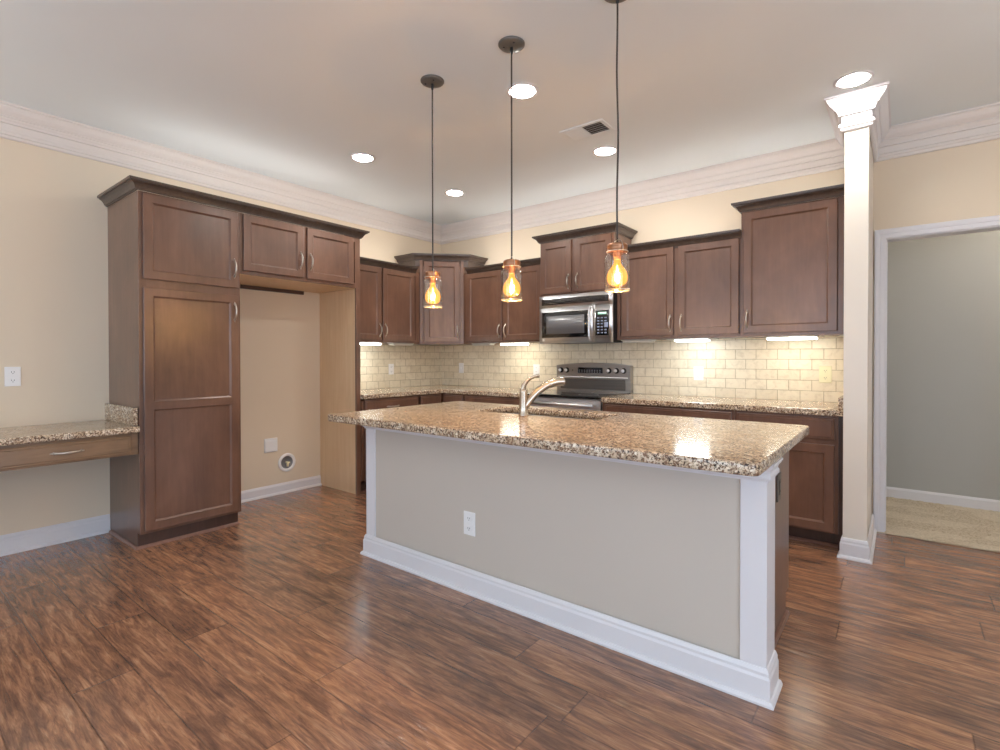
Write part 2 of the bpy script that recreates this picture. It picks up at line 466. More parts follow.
def portal(loc, rot, sx, sy):
    d = bpy.data.lights.new('window_portal', 'AREA'); d.shape = 'RECTANGLE'; d.size = sx; d.size_y = sy; d.cycles.is_portal = True
    o = bpy.data.objects.new('window_portal', d); COL.objects.link(o); o.location = loc; o.rotation_euler = rot
for a, b in WINS: portal(((a + b) / 2, FY - .13, 1.525), (math.pi / 2, 0, math.pi), b - a, 1.65)
portal((RX + .13, -4.65, 1.1), (math.pi / 2, 0, math.pi / 2), 2.5, 2.2)

# torchiere floor lamps added unseen behind and beside the camera to bounce light
def fill(label, x, y):
    t = thing('fill_lamp', label, 'added lamp', (x, y, 0), 'torchiere lamps')
    build('base', MB().lathe((x, y, 0), [(.14, .0005), (.14, .015), (.02, .03), (.001, .031)], 32), MT['canopy'], t)
    build('pole', MB().lathe((x, y, 0), [(.013, .03), (.013, 1.70)], 14), MT['canopy'], t)
    build('bowl', MB().lathe((x, y, 0), [(.02, 1.70), (.10, 1.73), (.17, 1.80), (.175, 1.80), (.10, 1.722), (.02, 1.69)], 32, cap=False), MT['plate'], t)
    l = bpy.data.lights.new('fill_light', 'AREA'); l.shape = 'DISK'; l.size = .30; l.energy = UP; l.color = (1.0, .985, .97)
    lo = bpy.data.objects.new('fill_light', l); COL.objects.link(lo); lo.parent = t; lo.location = (0, 0, 1.795); lo.rotation_euler = (math.pi, 0, 0)
fill('torchiere floor lamp added out of view beside the front-left windows', .8, -5.6)
fill('torchiere floor lamp added out of view against the window wall', 3.3, -6.6)
fill('torchiere floor lamp added out of view by the patio door', 6.1, -6.2)
fill('torchiere floor lamp added out of view beside the right wall', 6.1, -1.7)

# hall beyond the doorway
m = MB().box(0, RX, 1.13, 1.25, -.06, H); struct('wall_hall', m, MT['hallwall'])
m = MB().box(4.09, 4.17, .12, 1.13, -.06, H); struct('wall_hall_side', m, MT['hallwall'])
m = MB().box(RX, RX + .12, .12, 1.25, -.06, H); struct('wall_hall_end', m, MT['hallwall'])
BASE = [(0, 0), (.027, 0), (.027, .008), (.021, .018), (.014, .020), (.014, .088), (.010, .098), (.010, .108), (.004, .122), (0, .124)]
m = MB().sweep([(4.17, 1.13), (RX, 1.13)], [(d, h) for d, h in [(0, 0), (.013, 0), (.013, .075), (.006, .09), (0, .092)]]); struct('baseboard_hall', m, MT['trim'])
# carpet: a displaced pile sheet
m = MB(); nx, ny = 150, 70
g = [[m.bm.verts.new((4.17 + (RX - 4.17) * i / nx, -.035 + 1.165 * j / ny, .002 + random.random() * .007)) for i in range(nx + 1)] for j in range(ny + 1)]
for j in range(ny):
    for i in range(nx): m.bm.faces.new((g[j][i], g[j][i + 1], g[j + 1][i + 1], g[j + 1][i]))
# only between the jambs in front of the wall line
bad = [f for f in m.bm.faces if f.calc_center_median().y < .125 and not (DX0 + .012 < f.calc_center_median().x < DX1 - .012)]
bmesh.ops.delete(m.bm, geom=bad, context='FACES')
tag(build('carpet', m, MT['carpet']), 'beige cut-pile carpet with vacuum tracks beyond the doorway', 'carpet', kind='stuff')
m = MB().box(4.17, RX, -.034, 1.13, -.06, 0.001); struct('floor_hall', m, MT['carpet'])
t = thing('hall_fill_lamp', 'flush white dome lamp added unseen on the hall ceiling beyond the doorway', 'ceiling lamp', (5.6, .62, H))  # added to brighten the hall; out of view
build('lamp_base', MB().lathe((5.6, .62, H), [(.15, 0), (.15, -.02), (.14, -.025)], 28), MT['fixture'], t)
build('lamp_shade', MB().lathe((5.6, .62, H), [(.138, -.02), (.125, -.05), (.09, -.075), (.04, -.088), (.001, -.09)], 28), MT['hallfill'], t)

# doorway casing (both jamb linings and the moulded face)
CAS = [(0, 0), (.012, 0), (.016, .004), (.016, .02), (.013, .024), (.013, .034), (.02, .042), (.022, .06), (.018, .066), (0, .066)]
m = MB()
def casing_vertical(m, x_in, sgn, z1):
    # profile across the face: distance from the opening, thickness out of the wall
    pr = [(0, 0), (0, .011), (.006, .014), (.03, .014), (.034, .018), (.05, .021), (.06, .021), (.065, .016), (.065, 0)]
    A = [m.bm.verts.new((x_in + sgn * u, -w, 0)) for u, w in pr]; B = [m.bm.verts.new((x_in + sgn * u, -w, z1 + u)) for u, w in pr]
    fs = [m.bm.faces.new((A[i], A[(i + 1) % len(pr)], B[(i + 1) % len(pr)], B[i])) for i in range(len(pr))] + [m.bm.faces.new(A), m.bm.faces.new(B)]
    bmesh.ops.recalc_face_normals(m.bm, faces=fs); return pr
pr = casing_vertical(m, DX0 + .006, -1, DZ - .006); casing_vertical(m, DX1 - .006, 1, DZ - .006)
A = [m.bm.verts.new((DX0 + .006 - u, -w, DZ - .006 + u)) for u, w in pr]; B = [m.bm.verts.new((DX1 - .006 + u, -w, DZ - .006 + u)) for u, w in pr]
fs = [m.bm.faces.new((A[i], A[(i + 1) % len(pr)], B[(i + 1) % len(pr)], B[i])) for i in range(len(pr))] + [m.bm.faces.new(A), m.bm.faces.new(B)]
bmesh.ops.recalc_face_normals(m.bm, faces=fs)
m.box(DX0, DX0 + .012, 0, .12, 0, DZ).box(DX1 - .012, DX1, 0, .12, 0, DZ).box(DX0 + .012, DX1 - .012, 0, .12, DZ - .012, DZ)
struct('trim_1', m, MT['trim'])

# crown moulding: left wall, back wall, wing wall end (the column's capital), back wall again
CROWN = [(0, H), (.096, H), (.096, H - .012), (.086, H - .013), (.086, H - .020), (.082, H - .030), (.072, H - .046), (.058, H - .060), (.050, H - .066), (.050, H - .074), (.042, H - .075), (.038, H - .084),
         (.030, H - .094), (.028, H - .104), (.014, H - .106), (.014, H - .150), (.020, H - .151), (.028, H - .160), (.028, H - .174), (.020, H - .178), (.017, H - .190), (.012, H - .195), (0, H - .196)]
WX0, WX1, WY = 4.107, 4.228, -.716
CP = [(0, FY), (0, 0), (WX0, 0), (WX0, WY), (WX1, WY), (WX1, 0), (RX, 0), (RX, FY)]
struct('trim_2', MB().sweep(CP, CROWN, [0]), MT['crownpaint'])
struct('trim_3', MB().sweep(CP, CROWN, [1]), MT['crownpaint'])
struct('trim_4', MB().sweep(CP, CROWN, [5, 6]), MT['crownpaint'])
# wing wall and the column at its end
struct('wall_wing', MB().box(WX0 + .004, WX1 - .004, WY + .13, 0, 0, H), MT['cream'])
t = thing('column', 'white square column with moulded capital and stepped base beside the doorway', 'column', ((WX0 + WX1) / 2, WY, 0))
build('shaft', MB().box(WX0, WX1, WY, WY + .13, 0, H, .002), MT['cream'], t)
build('capital', MB().sweep(CP, CROWN, [2, 3, 4]), MT['trim'], t)
BP = [(WX0, -.645), (WX0, WY), (WX1, WY), (WX1, -.022)]
build('base_molding', MB().sweep(BP, BASE), MT['trim'], t)

struct('baseboard_left', MB().sweep([(0, FY), (0, -3.312)], BASE), MT['trim'])
struct('baseboard_niche', MB().sweep([(0, -2.676), (0, -1.652)], BASE[:4] + [(.012, .02), (.012, .075), (.004, .092), (0, .094)]), MT['trim'])
struct('baseboard_right', MB().sweep([(DX1 + .08, 0), (RX, 0), (RX, -3.38)], BASE), MT['trim'])

# ------------------------------------------------------------------ cabinet builders
def door_mesh(mb, O, U, N, w, h, holes=None, st=.052, th=.020, rec=.011):
    """framed door with recessed flat panels; O = lower left of the back face"""
    O, U, N = Vector(O) + Vector(N) * .0035, Vector(U), Vector(N); Z = Vector((0, 0, 1)); th -= .0035
    P = lambda u, n, z: O + U * u + N * n + Z * z
    bm = mb.bm; fs = []
    def q(a, b, c, d): fs.append(bm.faces.new([bm.verts.new(p) for p in (a, b, c, d)]))
    e = .003
    # back, sides and chamfer
    q(P(0, 0, 0), P(w, 0, 0), P(w, 0, h), P(0, 0, h))
    c0 = [(0, 0), (w, 0), (w, h), (0, h)]; c1 = [(e, e), (w - e, e), (w - e, h - e), (e, h - e)]
    for i in range(4):
        a, b = c0[i], c0[(i + 1) % 4]; a1, b1 = c1[i], c1[(i + 1) % 4]
        q(P(a[0], 0, a[1]), P(b[0], 0, b[1]), P(b[0], th - e, b[1]), P(a[0], th - e, a[1]))
        q(P(a[0], th - e, a[1]), P(b[0], th - e, b[1]), P(b1[0], th, b1[1]), P(a1[0], th, a1[1]))
    if holes is None: holes = [(st, h - st)]
    q(P(e, th, e), P(st, th, e), P(st, th, h - e), P(e, th, h - e)); q(P(w - st, th, e), P(w - e, th, e), P(w - e, th, h - e), P(w - st, th, h - e))
    z = e
    for (a, b) in holes + [(h - e, None)]:
        q(P(st, th, z), P(w - st, th, z), P(w - st, th, a), P(st, th, a)); z = b
    for (a, b) in holes:
        rings = []
        for ins, dep in ((0, th), (.001, th - .003), (.009, th - rec + .002), (.010, th - rec)):
            rings.append([(st + ins, dep, a + ins), (w - st - ins, dep, a + ins), (w - st - ins, dep, b - ins), (st + ins, dep, b - ins)])
        for A, B in zip(rings, rings[1:]):
            for i in range(4): q(P(*A[i]), P(*A[(i + 1) % 4]), P(*B[(i + 1) % 4]), P(*B[i]))
        q(*[P(*c) for c in rings[-1]])
    bmesh.ops.remove_doubles(bm, verts=list({v for f in fs for v in f.verts}), dist=1e-6)
    bmesh.ops.recalc_face_normals(bm, faces=[f for f in fs if f.is_valid])
    return mb

def slab_mesh(mb, O, U, N, w, h, th=.020):
    """drawer front with a raised field and a moulded edge"""
    O, U, N = Vector(O), Vector(U), Vector(N); Z = Vector((0, 0, 1)); bm = mb.bm; fs = []
    P = lambda u, n, z: O + U * u + N * n + Z * z
    rings = []
    for ins, dep in ((0, 0), (0, th - .008), (.006, th - .004), (.014, th - .004), (.018, th)):
        rings.append([bm.verts.new(P(u, dep, z)) for u, z in ((ins, ins), (w - ins, ins), (w - ins, h - ins), (ins, h - ins))])
    for A, B in zip(rings, rings[1:]):
        for i in range(4): fs.append(bm.faces.new((A[i], A[(i + 1) % 4], B[(i + 1) % 4], B[i])))
    fs += [bm.faces.new(rings[0]), bm.faces.new(rings[-1])]
    bmesh.ops.recalc_face_normals(bm, faces=fs); return mb

def pull(mb, C, A, N, L=.112):
    """arched pull: C centre on the door face, A its long axis, N outward"""
    C, A, N = Vector(C), Vector(A), Vector(N); pts = []; rad = []
    n = 16
    for i in range(n + 1):
        s = -1 + 2 * i / n
        out = .004 + .026 * (1 - abs(s) ** 2.4)
        pts.append(C + A * (s * L / 2) + N * out)
        rad.append(.0038 + .0028 * (1 - s * s) + (.0022 if abs(s) > .85 else 0))
    mb.tube(pts, rad, 8)
    for sg in (-1, 1):
        p = C + A * (sg * L / 2)
        mb.tube([p - N * .0005, p + N * .004, p + N * .008], [.0075, .007, .0045], 10)
        mb.tube([p + A * sg * .004 + N * .003, p + A * sg * .016 + N * .002], [.005, .0015], 8)
    return mb

CABC = [(0, 0), (.012, 0), (.012, .007), (.018, .008), (.022, .018), (.024, .022), (.034, .036), (.048, .043), (.048, .049), (.058, .050), (.060, .064), (0, .064)]
def cab_crown(path, z, segs=None): return MB().sweep(path, [(d, z + h) for d, h in CABC], segs)

def hinge_door(root, O, U, N, w, h, pull_u=None, pull_z=None, name='door', mat='cab', holes=None, st=.052, horizontal=False):
    d = build(name, door_mesh(MB(), O, U, N, w, h, holes, st), MT[mat], root)
    if pull_u is not None:
        c = Vector(O) + Vector(U) * pull_u + Vector(N) * .0195 + Vector((0, 0, pull_z))
        build('handle', pull(MB(), c, Vector(U) if horizontal else Vector((0, 0, 1)), N), MT['pewter'], d)
    return d
def drawer(root, O, U, N, w, h, handle=True, mat='cab'):
    d = build('drawer', slab_mesh(MB(), O, U, N, w, h), MT[mat], root)
    if handle:
        c = Vector(O) + Vector(U) * (w / 2) + Vector(N) * .0195 + Vector((0, 0, h / 2))
        build('handle', pull(MB(), c, U, N, .125), MT['pewter'], d)
    return d

UX, UY = Vector((1, 0, 0)), Vector((0, 1, 0))
NX, NYM = Vector((1, 0, 0)), Vector((0, -1, 0))     # outward normals of left-wall and back-wall cabinets

# ---- pantry
PY0, PY1, PY2 = -3.310, -2.680, -1.630
t = thing('pantry_cabinet', 'tall dark wood pantry cabinet with two stacked doors beside the desk', 'cabinet', (.3, (PY0 + PY1) / 2, 0))
m = MB().box(0.002, .582, PY0, PY1, .10, 2.275, .0015).box(.002, .54, PY0 + .001, PY1 - .001, 0.0, .10); build('carcass', m, MT['cab'], t)
m = MB()
for a, b, c, d in ((PY0, PY0 + .045, .10, 2.275), (PY1 - .045, PY1, .10, 2.275), (PY0 + .045, PY1 - .045, .10, .14), (PY0 + .045, PY1 - .045, 1.66, 1.73), (PY0 + .045, PY1 - .045, 2.235, 2.275)):
    m.box(.582, .600, a, b, c, d, .001)
build('face_frame', m, MT['cab'], t)
hinge_door(t, (.600, -3.288, 1.722), UY, NX, .588, .540, .588 - .027, .138)
hinge_door(t, (.600, -3.288, .118), UY, NX, .588, 1.550, .588 - .027, 1.430, holes=[(.052, .772), (.822, 1.498)])
build('toe_kick', MB().box(.54, .552, PY0 + .002, PY1 - .002, .0, .10), MT['cabdark'], t)
build('shoe_molding', MB().sweep([(.03, PY0), (.553, PY0), (.553, PY1)], [(0, 0), (.016, 0), (.015, .009), (.009, .016), (0, .018)]), MT['shoe'], t)
# ---- cabinet over the refrigerator space
t = thing('refrigerator_cabinet', 'dark wood two-door cabinet bridging the empty refrigerator space', 'cabinet', (.3, (PY1 + PY2) / 2, 1.84))
m = MB().box(.002, .582, PY1 + .001, PY2 - .002, 1.846, 2.275); build('carcass', m, MT['cab'], t)
m = MB()
for a, b, c, d in ((PY1 + .001, PY1 + .03, 1.832, 2.275), (PY2 - .055, PY2, 1.832, 2.275), (PY1 + .03, PY2 - .055, 1.832, 1.875), (PY1 + .03, PY2 - .055, 2.235, 2.275), (-2.198, -2.140, 1.875, 2.235)):
    m.box(.582, .600, a, b, c, d, .001)
build('face_frame', m, MT['cab'], t)
hinge_door(t, (.600, -2.660, 1.857), UY, NX, .474, .408, .474 - .026, .137)
hinge_door(t, (.600, -2.152, 1.857), UY, NX, .444, .408, .028, .137)
o = build('soffit_panel', MB().box(.002, .581, PY1 + .002, PY2 - .022, 1.834, 1.8455), MT['maple'], t)
build('nailer_strip', MB().box(.002, .022, PY1 + .01, -1.825, 1.802, 1.8335), MT['cabdark'], t)
o = build('end_panel', MB().box(.002, .580, PY2 - .020, PY2 - .001, 0, 1.833), MT['maple'], t); o['label'] = 'light maple veneer end panel'
build('end_stile', MB().box(.5805, .600, PY2 - .042, PY2, 0, 1.8315, .001), MT['cab'], t)
tag(build('cabinet_molding', cab_crown([(0.002, PY0), (.602, PY0), (.602, PY2), (.36, PY2)], 2.2755), MT['crown'], origin=(.3, -2.5, 2.2755)), 'long dark crown moulding along the tops of pantry and refrigerator cabinets', 'moulding')

# ---- wall cabinets
UB = 1.372; UD = .290
def wall_cab_x(name, label, y0, y1, z1, doors, crown_segs, z0=UB, crown_path=None):
    t = thing(name, label, 'cabinet', (.15, (y0 + y1) / 2, z0), 'wall cabinets')
    build('carcass', MB().box(.002, UD, y0, y1, z0, z1), MT['cab'], t)
    m = MB()
    ys = sorted(doors)
    m.box(UD, UD + .018, y0, y1, z0, z0 + .03).box(UD, UD + .018, y0, y1, z1 - .04, z1).box(UD, UD + .018, y0, y0 + .04, z0 + .03, z1 - .04).box(UD, UD + .018, y1 - .06, y1, z0 + .03, z1 - .04)
    build('face_frame', m, MT['cab'], t)
    return t
t = wall_cab_x('wall_cabinet', 'two-door dark wall cabinet on the left wall beside the refrigerator panel', -1.626, -.645, 2.125, [], None)
hinge_door(t, (UD + .018, -1.592, 1.392), UY, NX, .424, .718, .424 - .024, .10)
hinge_door(t, (UD + .018, -1.150, 1.392), UY, NX, .422, .718, .026, .10)
build('crown_molding', cab_crown([(UD + .018, -1.626), (UD + .018, -.712)], 2.106), MT['crown'], t)
# diagonal corner cabinet
t = thing('corner_cabinet', 'taller diagonal corner wall cabinet with one door and its own crown', 'cabinet', (.25, -.25, 1.364), 'wall cabinets')
DA, DB = Vector((UD + .018, -.640, 0)), Vector((.640, -(UD + .018), 0))
poly = [(.002, -.002), (.002, -.640), (UD + .018, -.640), (.640, -(UD + .018)), (.640, -.002)]
build('carcass', MB().prism(poly, 1.364, 2.262), MT['cab'], t)
U45 = (DB - DA).normalized(); N45 = Vector((U45.y, -U45.x, 0)); WD = (DB - DA).length
m = MB().obox(DA, U45, N45, 0, .030, 0, .012, 1.364, 2.262, .001).obox(DA, U45, N45, WD - .030, WD, 0, .012, 1.364, 2.262, .001)
build('face_frame', m, MT['cab'], t)
hinge_door(t, DA + U45 * .045 + N45 * .001 + Vector((0, 0, 1.382)), U45, N45, WD - .090, .868, WD - .090 - .025, .115)
build('frieze_board', MB().prism([(.002, -.002), (.002, -.675), (UD - .017, -.675), (.675, -(UD - .017)), (.675, -.002)], 2.2, 2.2625), MT['crown'], t)
build('crown_molding', cab_crown([(.002, -.675), (UD - .017, -.675), (.675, -(UD - .017)), (.675, -.002)], 2.2628), MT['crown'], t)

def wall_cab_y(label, x0, x1, z0, z1, depth, doors, st0=.03, st1=.03, mids=()):
    """doors: (x0, x1, z0, z1, pull side)"""
    t = thing('wall_cabinet', label, 'cabinet', ((x0 + x1) / 2, -depth / 2, z0), 'wall cabinets')
    build('carcass', MB().box(x0, x1, -depth, -.002, z0, z1), MT['cab'], t)
    m = MB(); a, b = -depth - .018, -depth
    m.box(x0, x1, a, b, z0, z0 + .035, .001).box(x0, x1, a, b, z1 - .045, z1, .001).box(x0, x0 + st0, a, b, z0 + .035, z1 - .045, .001).box(x1 - st1, x1, a, b, z0 + .035, z1 - .045, .001)
    for c in mids: m.box(c - .035, c + .035, a, b, z0 + .035, z1 - .045, .001)
    build('face_frame', m, MT['cab'], t)
    for (dx0, dx1, dz0, dz1, side) in doors:
        w = dx1 - dx0
        hinge_door(t, (dx0, -depth - .018, dz0), UX, NYM, w, dz1 - dz0, .026 if side == 'L' else w - .026, .10)
    return t
t = wall_cab_y('two-door dark wall cabinet between the corner cabinet and the microwave', .642, 1.672, UB, 2.125, UD, [(.697, 1.172, 1.392, 2.112, 'R'), (1.200, 1.660, 1.392, 2.112, 'L')], .05, .012, (1.186,))
build('crown_molding', cab_crown([(.712, -(UD + .018)), (1.672, -(UD + .018))], 2.106), MT['crown'], t)
MD = .345
t = wall_cab_y('short two-door dark cabinet directly above the microwave', 1.674, 2.432, 1.796, 2.300, MD, [(1.686, 2.016, 1.812, 2.288, 'R'), (2.058, 2.412, 1.812, 2.288, 'L')], .012, .02, (2.037,))
build('crown_molding', cab_crown([(1.674, -.002), (1.674, -(MD + .018)), (2.432, -(MD + .018)), (2.432, -.002)], 2.3005), MT['crown'], t)
t = wall_cab_y('two-door dark wall cabinet between the microwave and the tall right-hand cabinet', 2.434, 3.437, UB, 2.125, UD, [(2.481, 2.932, 1.396, 2.112, 'R'), (2.970, 3.424, 1.396, 2.112, 'L')], .03, .012, (2.951,))
build('crown_molding', cab_crown([(2.434, -(UD + .018)), (3.437, -(UD + .018))], 2.106), MT['crown'], t)
t = wall_cab_y('tall single-door dark wall cabinet at right next to the white column', 3.439, 4.075, UB, 2.300, UD + .012, [(3.458, 4.043, 1.398, 2.288, 'L')], .018, .03)
build('crown_molding', cab_crown([(3.439, -.002), (3.439, -(UD + .030)), (4.105, -(UD + .030))], 2.3005), MT['crown'], t)
build('filler_strip', MB().box(4.0755, 4.105, -(UD + .028), -.02, UB, 2.300), MT['cabdark'], t)

# cove lights added on top of the wall cabinets, hidden behind their crowns
def cove(label, x, y, z, L, along):
    t = thing('fill_strip_light', label, 'added light', (x, y, z), 'cove lights added on the wall cabinets')
    a = (L / 2, .012) if along == 'x' else (.012, L / 2)
    build('channel', MB().box(x - a[0], x + a[0], y - a[1], y + a[1], z + .0005, z + .012), MT['fixture'], t)
    l = bpy.data.lights.new('fill_strip_lamp', 'AREA'); l.shape = 'RECTANGLE'; l.size = L; l.size_y = .02; l.energy = FILL_STRIP * L; l.color = (1.0, .98, .95)
    lo = bpy.data.objects.new('fill_strip_lamp', l); COL.objects.link(lo); lo.parent = t; lo.location = (0, 0, .0135); lo.rotation_euler = (math.pi, 0, 0 if along == 'x' else math.pi / 2)
cove('strip light added unseen on top of the pantry and refrigerator cabinets', .42, -2.47, 2.275, 1.5, 'y')
cove('strip light added unseen on top of the left-wall cabinet', .23, -1.15, 2.125, .8, 'y')
cove('strip light added unseen on top of the cabinet left of the microwave', 1.16, -.23, 2.125, .9, 'x')
cove('strip light added unseen on top of the microwave cabinet', 2.066, -.27, 2.30, .66, 'x')
cove('strip light added unseen on top of the cabinet right of the microwave', 2.94, -.23, 2.125, .9, 'x')
cove('strip light added unseen on top of the tall right-hand cabinet', 3.76, -.24, 2.30, .55, 'x')

# ---- base cabinets
BD, CT, TK = .600, .850, .105       # carcass depth, underside of stone, toe kick height
def base_cab(label, poly, frame_segs, toe_path):
    c = Vector((0, 0, 0))
    for p in poly: c += Vector((p[0], p[1], 0)) / len(poly)
    t = thing('base_cabinet', label, 'cabinet', c, 'base cabinets')
    build('carcass', MB().prism(poly, TK, CT - .001), MT['cab'], t)
    return t
def toe(t, x0, x1, y0, y1): build('toe_kick', MB().box(x0, x1, y0, y1, 0, TK - .001), MT['cabdark'], t)
FR = BD + .018
# left wall
t = base_cab('dark base cabinet on the left wall against the refrigerator panel', [(.002, -1.626), (BD, -1.626), (BD, -.952), (.002, -.952)], None, None)
m = MB()
for a, b, c, d in ((-1.626, -1.608, TK, CT - .001), (-.985, -.952, TK, CT - .001), (-1.626, -.985, TK, .125), (-1.626, -.985, .665, .70), (-1.626, -.985, .832, CT - .001)): m.box(BD, FR, a, b, c, d)
build('face_frame', m, MT['cab'], t)
drawer(t, (FR, -1.604, .697), UY, NX, .630, .138); hinge_door(t, (FR, -1.604, .118), UY, NX, .304, .545, .28, .45); hinge_door(t, (FR, -1.294, .118), UY, NX, .320, .545, .025, .45)
toe(t, .03, .535, -1.626, -.952)
build('shoe_molding', MB().sweep([(.536, -1.626), (.536, -.952)], [(0, 0), (.016, 0), (.015, .009), (.009, .016), (0, .018)]), MT['shoe'], t)
# corner
t = base_cab('dark L-shaped corner base cabinet with two short false drawer fronts', [(.002, -.950), (BD, -.950), (BD, -BD), (.932, -BD), (.932, -.002), (.002, -.002)], None, None)
m = MB().box(BD, FR, -.950, -FR, .832, CT - .001).box(FR, .932, -FR, -BD, .832, CT - .001).box(BD, FR, -.950, -FR, TK, .125).box(FR, .932, -FR, -BD, TK, .125).box(BD, FR, -FR, -BD, TK, CT - .001)
build('face_frame', m, MT['cab'], t)
drawer(t, (FR, -.934, .697), UY, NX, .290, .138, False); drawer(t, (FR + .026, -FR, .697), UX, NYM, .272, .138, False)
hinge_door(t, (FR, -.934, .118), UY, NX, .290, .545); hinge_door(t, (FR + .026, -FR, .118), UX, NYM, .272, .545)
toe(t, .03, .535, -.950, -.03); build('toe_kick', MB().box(.536, .932, -.535, -.03, 0, TK - .001), MT['cabdark'], t)
# back wall left of the range
t = base_cab('dark base cabinet between the corner and the left side of the range', [(.934, -BD), (1.684, -BD), (1.684, -.002), (.934, -.002)], None, None)
m = MB()
for a, b, c, d in ((.934, .952, TK, CT - .001), (1.66, 1.684, TK, CT - .001), (.952, 1.66, TK, .125), (.952, 1.66, .665, .70), (.952, 1.66, .832, CT - .001)): m.box(a, b, -FR, -BD, c, d)
build('face_frame', m, MT['cab'], t)
drawer(t, (.946, -FR, .697), UX, NYM, .722, .138); hinge_door(t, (.946, -FR, .118), UX, NYM, .358, .545, .333, .45); hinge_door(t, (1.310, -FR, .118), UX, NYM, .358, .545, .025, .45)
toe(t, .934, 1.684, -.535, -.03)
# back wall right of the range
t = base_cab('wide dark base cabinet right of the range with one long drawer', [(2.452, -BD), (3.464, -BD), (3.464, -.002), (2.452, -.002)], None, None)
m = MB()
for a, b, c, d in ((2.452, 2.48, TK, CT - .001), (3.44, 3.464, TK, CT - .001), (2.48, 3.44, TK, .125), (2.48, 3.44, .665, .70), (2.48, 3.44, .832, CT - .001)): m.box(a, b, -FR, -BD, c, d)
build('face_frame', m, MT['cab'], t)
drawer(t, (2.478, -FR, .697), UX, NYM, .970, .138); hinge_door(t, (2.478, -FR, .118), UX, NYM, .482, .545, .457, .45); hinge_door(t, (2.966, -FR, .118), UX, NYM, .482, .545, .025, .45)
toe(t, 2.452, 3.464, -.535, -.03)
t = base_cab('dark base cabinet with drawer and single door next to the column', [(3.466, -BD), (4.076, -BD), (4.076, -.002), (3.466, -.002)], None, None)
m = MB()
for a, b, c, d in ((3.466, 3.49, TK, CT - .001), (4.04, 4.076, TK, CT - .001), (3.49, 4.04, TK, .125), (3.49, 4.04, .655, .705), (3.49, 4.04, .832, CT - .001)): m.box(a, b, -FR, -BD, c, d)
build('face_frame', m, MT['cab'], t)
drawer(t, (3.484, -FR, .697), UX, NYM, .572, .138, False); hinge_door(t, (3.484, -FR, .116), UX, NYM, .572, .550)
toe(t, 3.466, 4.074, -.535, -.03); build('filler_strip', MB().box(4.0765, 4.105, -.60, -.02, 0, CT - .001), MT['cabdark'], t)
build('shoe_molding', MB().sweep([(3.466, -.536), (4.074, -.536)], [(0, 0), (.016, 0), (.015, .009), (.009, .016), (0, .018)]), MT['shoe'], t)

# ---- stone worktops
ZT = .890; CD = .645
tag(build('countertop', MB().prism([(.002, -1.626), (CD, -1.626), (CD, -CD), (1.684, -CD), (1.684, -.002), (.002, -.002)], CT, ZT, .006), MT['granite'], origin=(.3, -.3, CT)), 'L-shaped speckled granite countertop in the far left corner', 'countertop')
t = thing('countertop', 'straight speckled granite countertop between the range and the column', 'countertop', (3.27, -.32, CT))
build('slab', MB().prism([(2.452, -CD), (4.1055, -CD), (4.1055, -.002), (2.452, -.002)], CT, ZT, .006), MT['granite'], t)
build('side_splash', MB().box(4.074, 4.1055, -CD + .02, -.012, ZT, ZT + .075, .003), MT['granite'], t)

# backsplash
def tiles(mb, pts, uvs):
    uvl = mb.bm.loops.layers.uv.verify(); f = mb.face(pts)
    for l, c in zip(f.loops, uvs): l[uvl].uv = c
m = MB(); uvl = m.bm.loops.layers.uv.verify()
b0, b1 = ZT, UB
def slab_uv(x0, x1, y0, y1, z0, z1, along):
    n0 = len(m.bm.faces); m.box(x0, x1, y0, y1, z0, z1); m.bm.faces.ensure_lookup_table()
    for f in m.bm.faces[n0:]:
        for l in f.loops:
            c = l.vert.co; l[uvl].uv = ((c.x if along == 'x' else c.y + .031) + .093 + 10 * .152, c.z - .8885)
slab_uv(.0105, 4.106, -.010, -.0005, b0 + .0005, 1.3635, 'x')
slab_uv(.6405, 4.106, -.010, -.0005, 1.3635, b1 - .001, 'x')
slab_uv(1.6745, 2.4315, -.010, -.0005, b1 - .001, 1.79, 'x')
slab_uv(.0005, .0105, -1.625, -.0005, b0 + .0005, 1.3635, 'y')
slab_uv(.0005, .0105, -1.625, -.6405, 1.3635, b1 - .001, 'y')
bsp = build('backsplash', m, MT['tile'], origin=(2.0, 0, ZT)); tag(bsp, 'tan travertine subway-tile backsplash behind the counters and range', 'backsplash')
bm_fix = None

# ------------------------------------------------------------------ island
IX0, IX1, IY0, IY1 = 1.765, 4.014, -2.460, -2.312
t = thing('kitchen_island', 'long kitchen island with white-trimmed beige panel front and dark cabinet back', 'island', (2.89, -2.1, 0))
build('wall_panel', MB().box(IX0 + .084, IX1 - .088, IY0 + .008, IY1, 0, .849), MT['panel'], t)
build('post', MB().box(IX0, IX0 + .084, IY0, IY1, 0, .849, .0015), MT['trim'], t)
build('post', MB().box(IX1 - .088, IX1, IY0, IY1, 0, .849, .0015), MT['trim'], t)
ISP = [(IX0, IY1), (IX0, IY0), (IX1, IY0), (IX1, IY1)]
build('base_molding', MB().sweep(ISP, BASE), MT['trim'], t)
build('cap_molding', MB().sweep(ISP, [(0, .782), (.006, .782), (.008, .790), (.014, .794), (.014, .806), (.009, .812), (.012, .824), (.020, .832), (.022, .840), (.026, .842), (.026, .8495), (0, .8495)]), MT['trim'], t)
m = MB().box(1.80, 2.24, IY1 + .001, -1.622, .10, .8495).box(3.16, 3.955, IY1 + .001, -1.622, .10, .8495).box(2.2405, 3.1595, IY1 + .001, -2.07, .10, .8495).box(2.2405, 3.1595, -1.64, -1.622, .10, .8495).box(2.2405, 3.1595, -2.0695, -1.6405, .10, .60).box(1.80, 3.955, IY1 + .001, -1.70, 0, .10)
build('cabinet_box', m, MT['cab'], t)
ND = Vector((0, 1, 0))
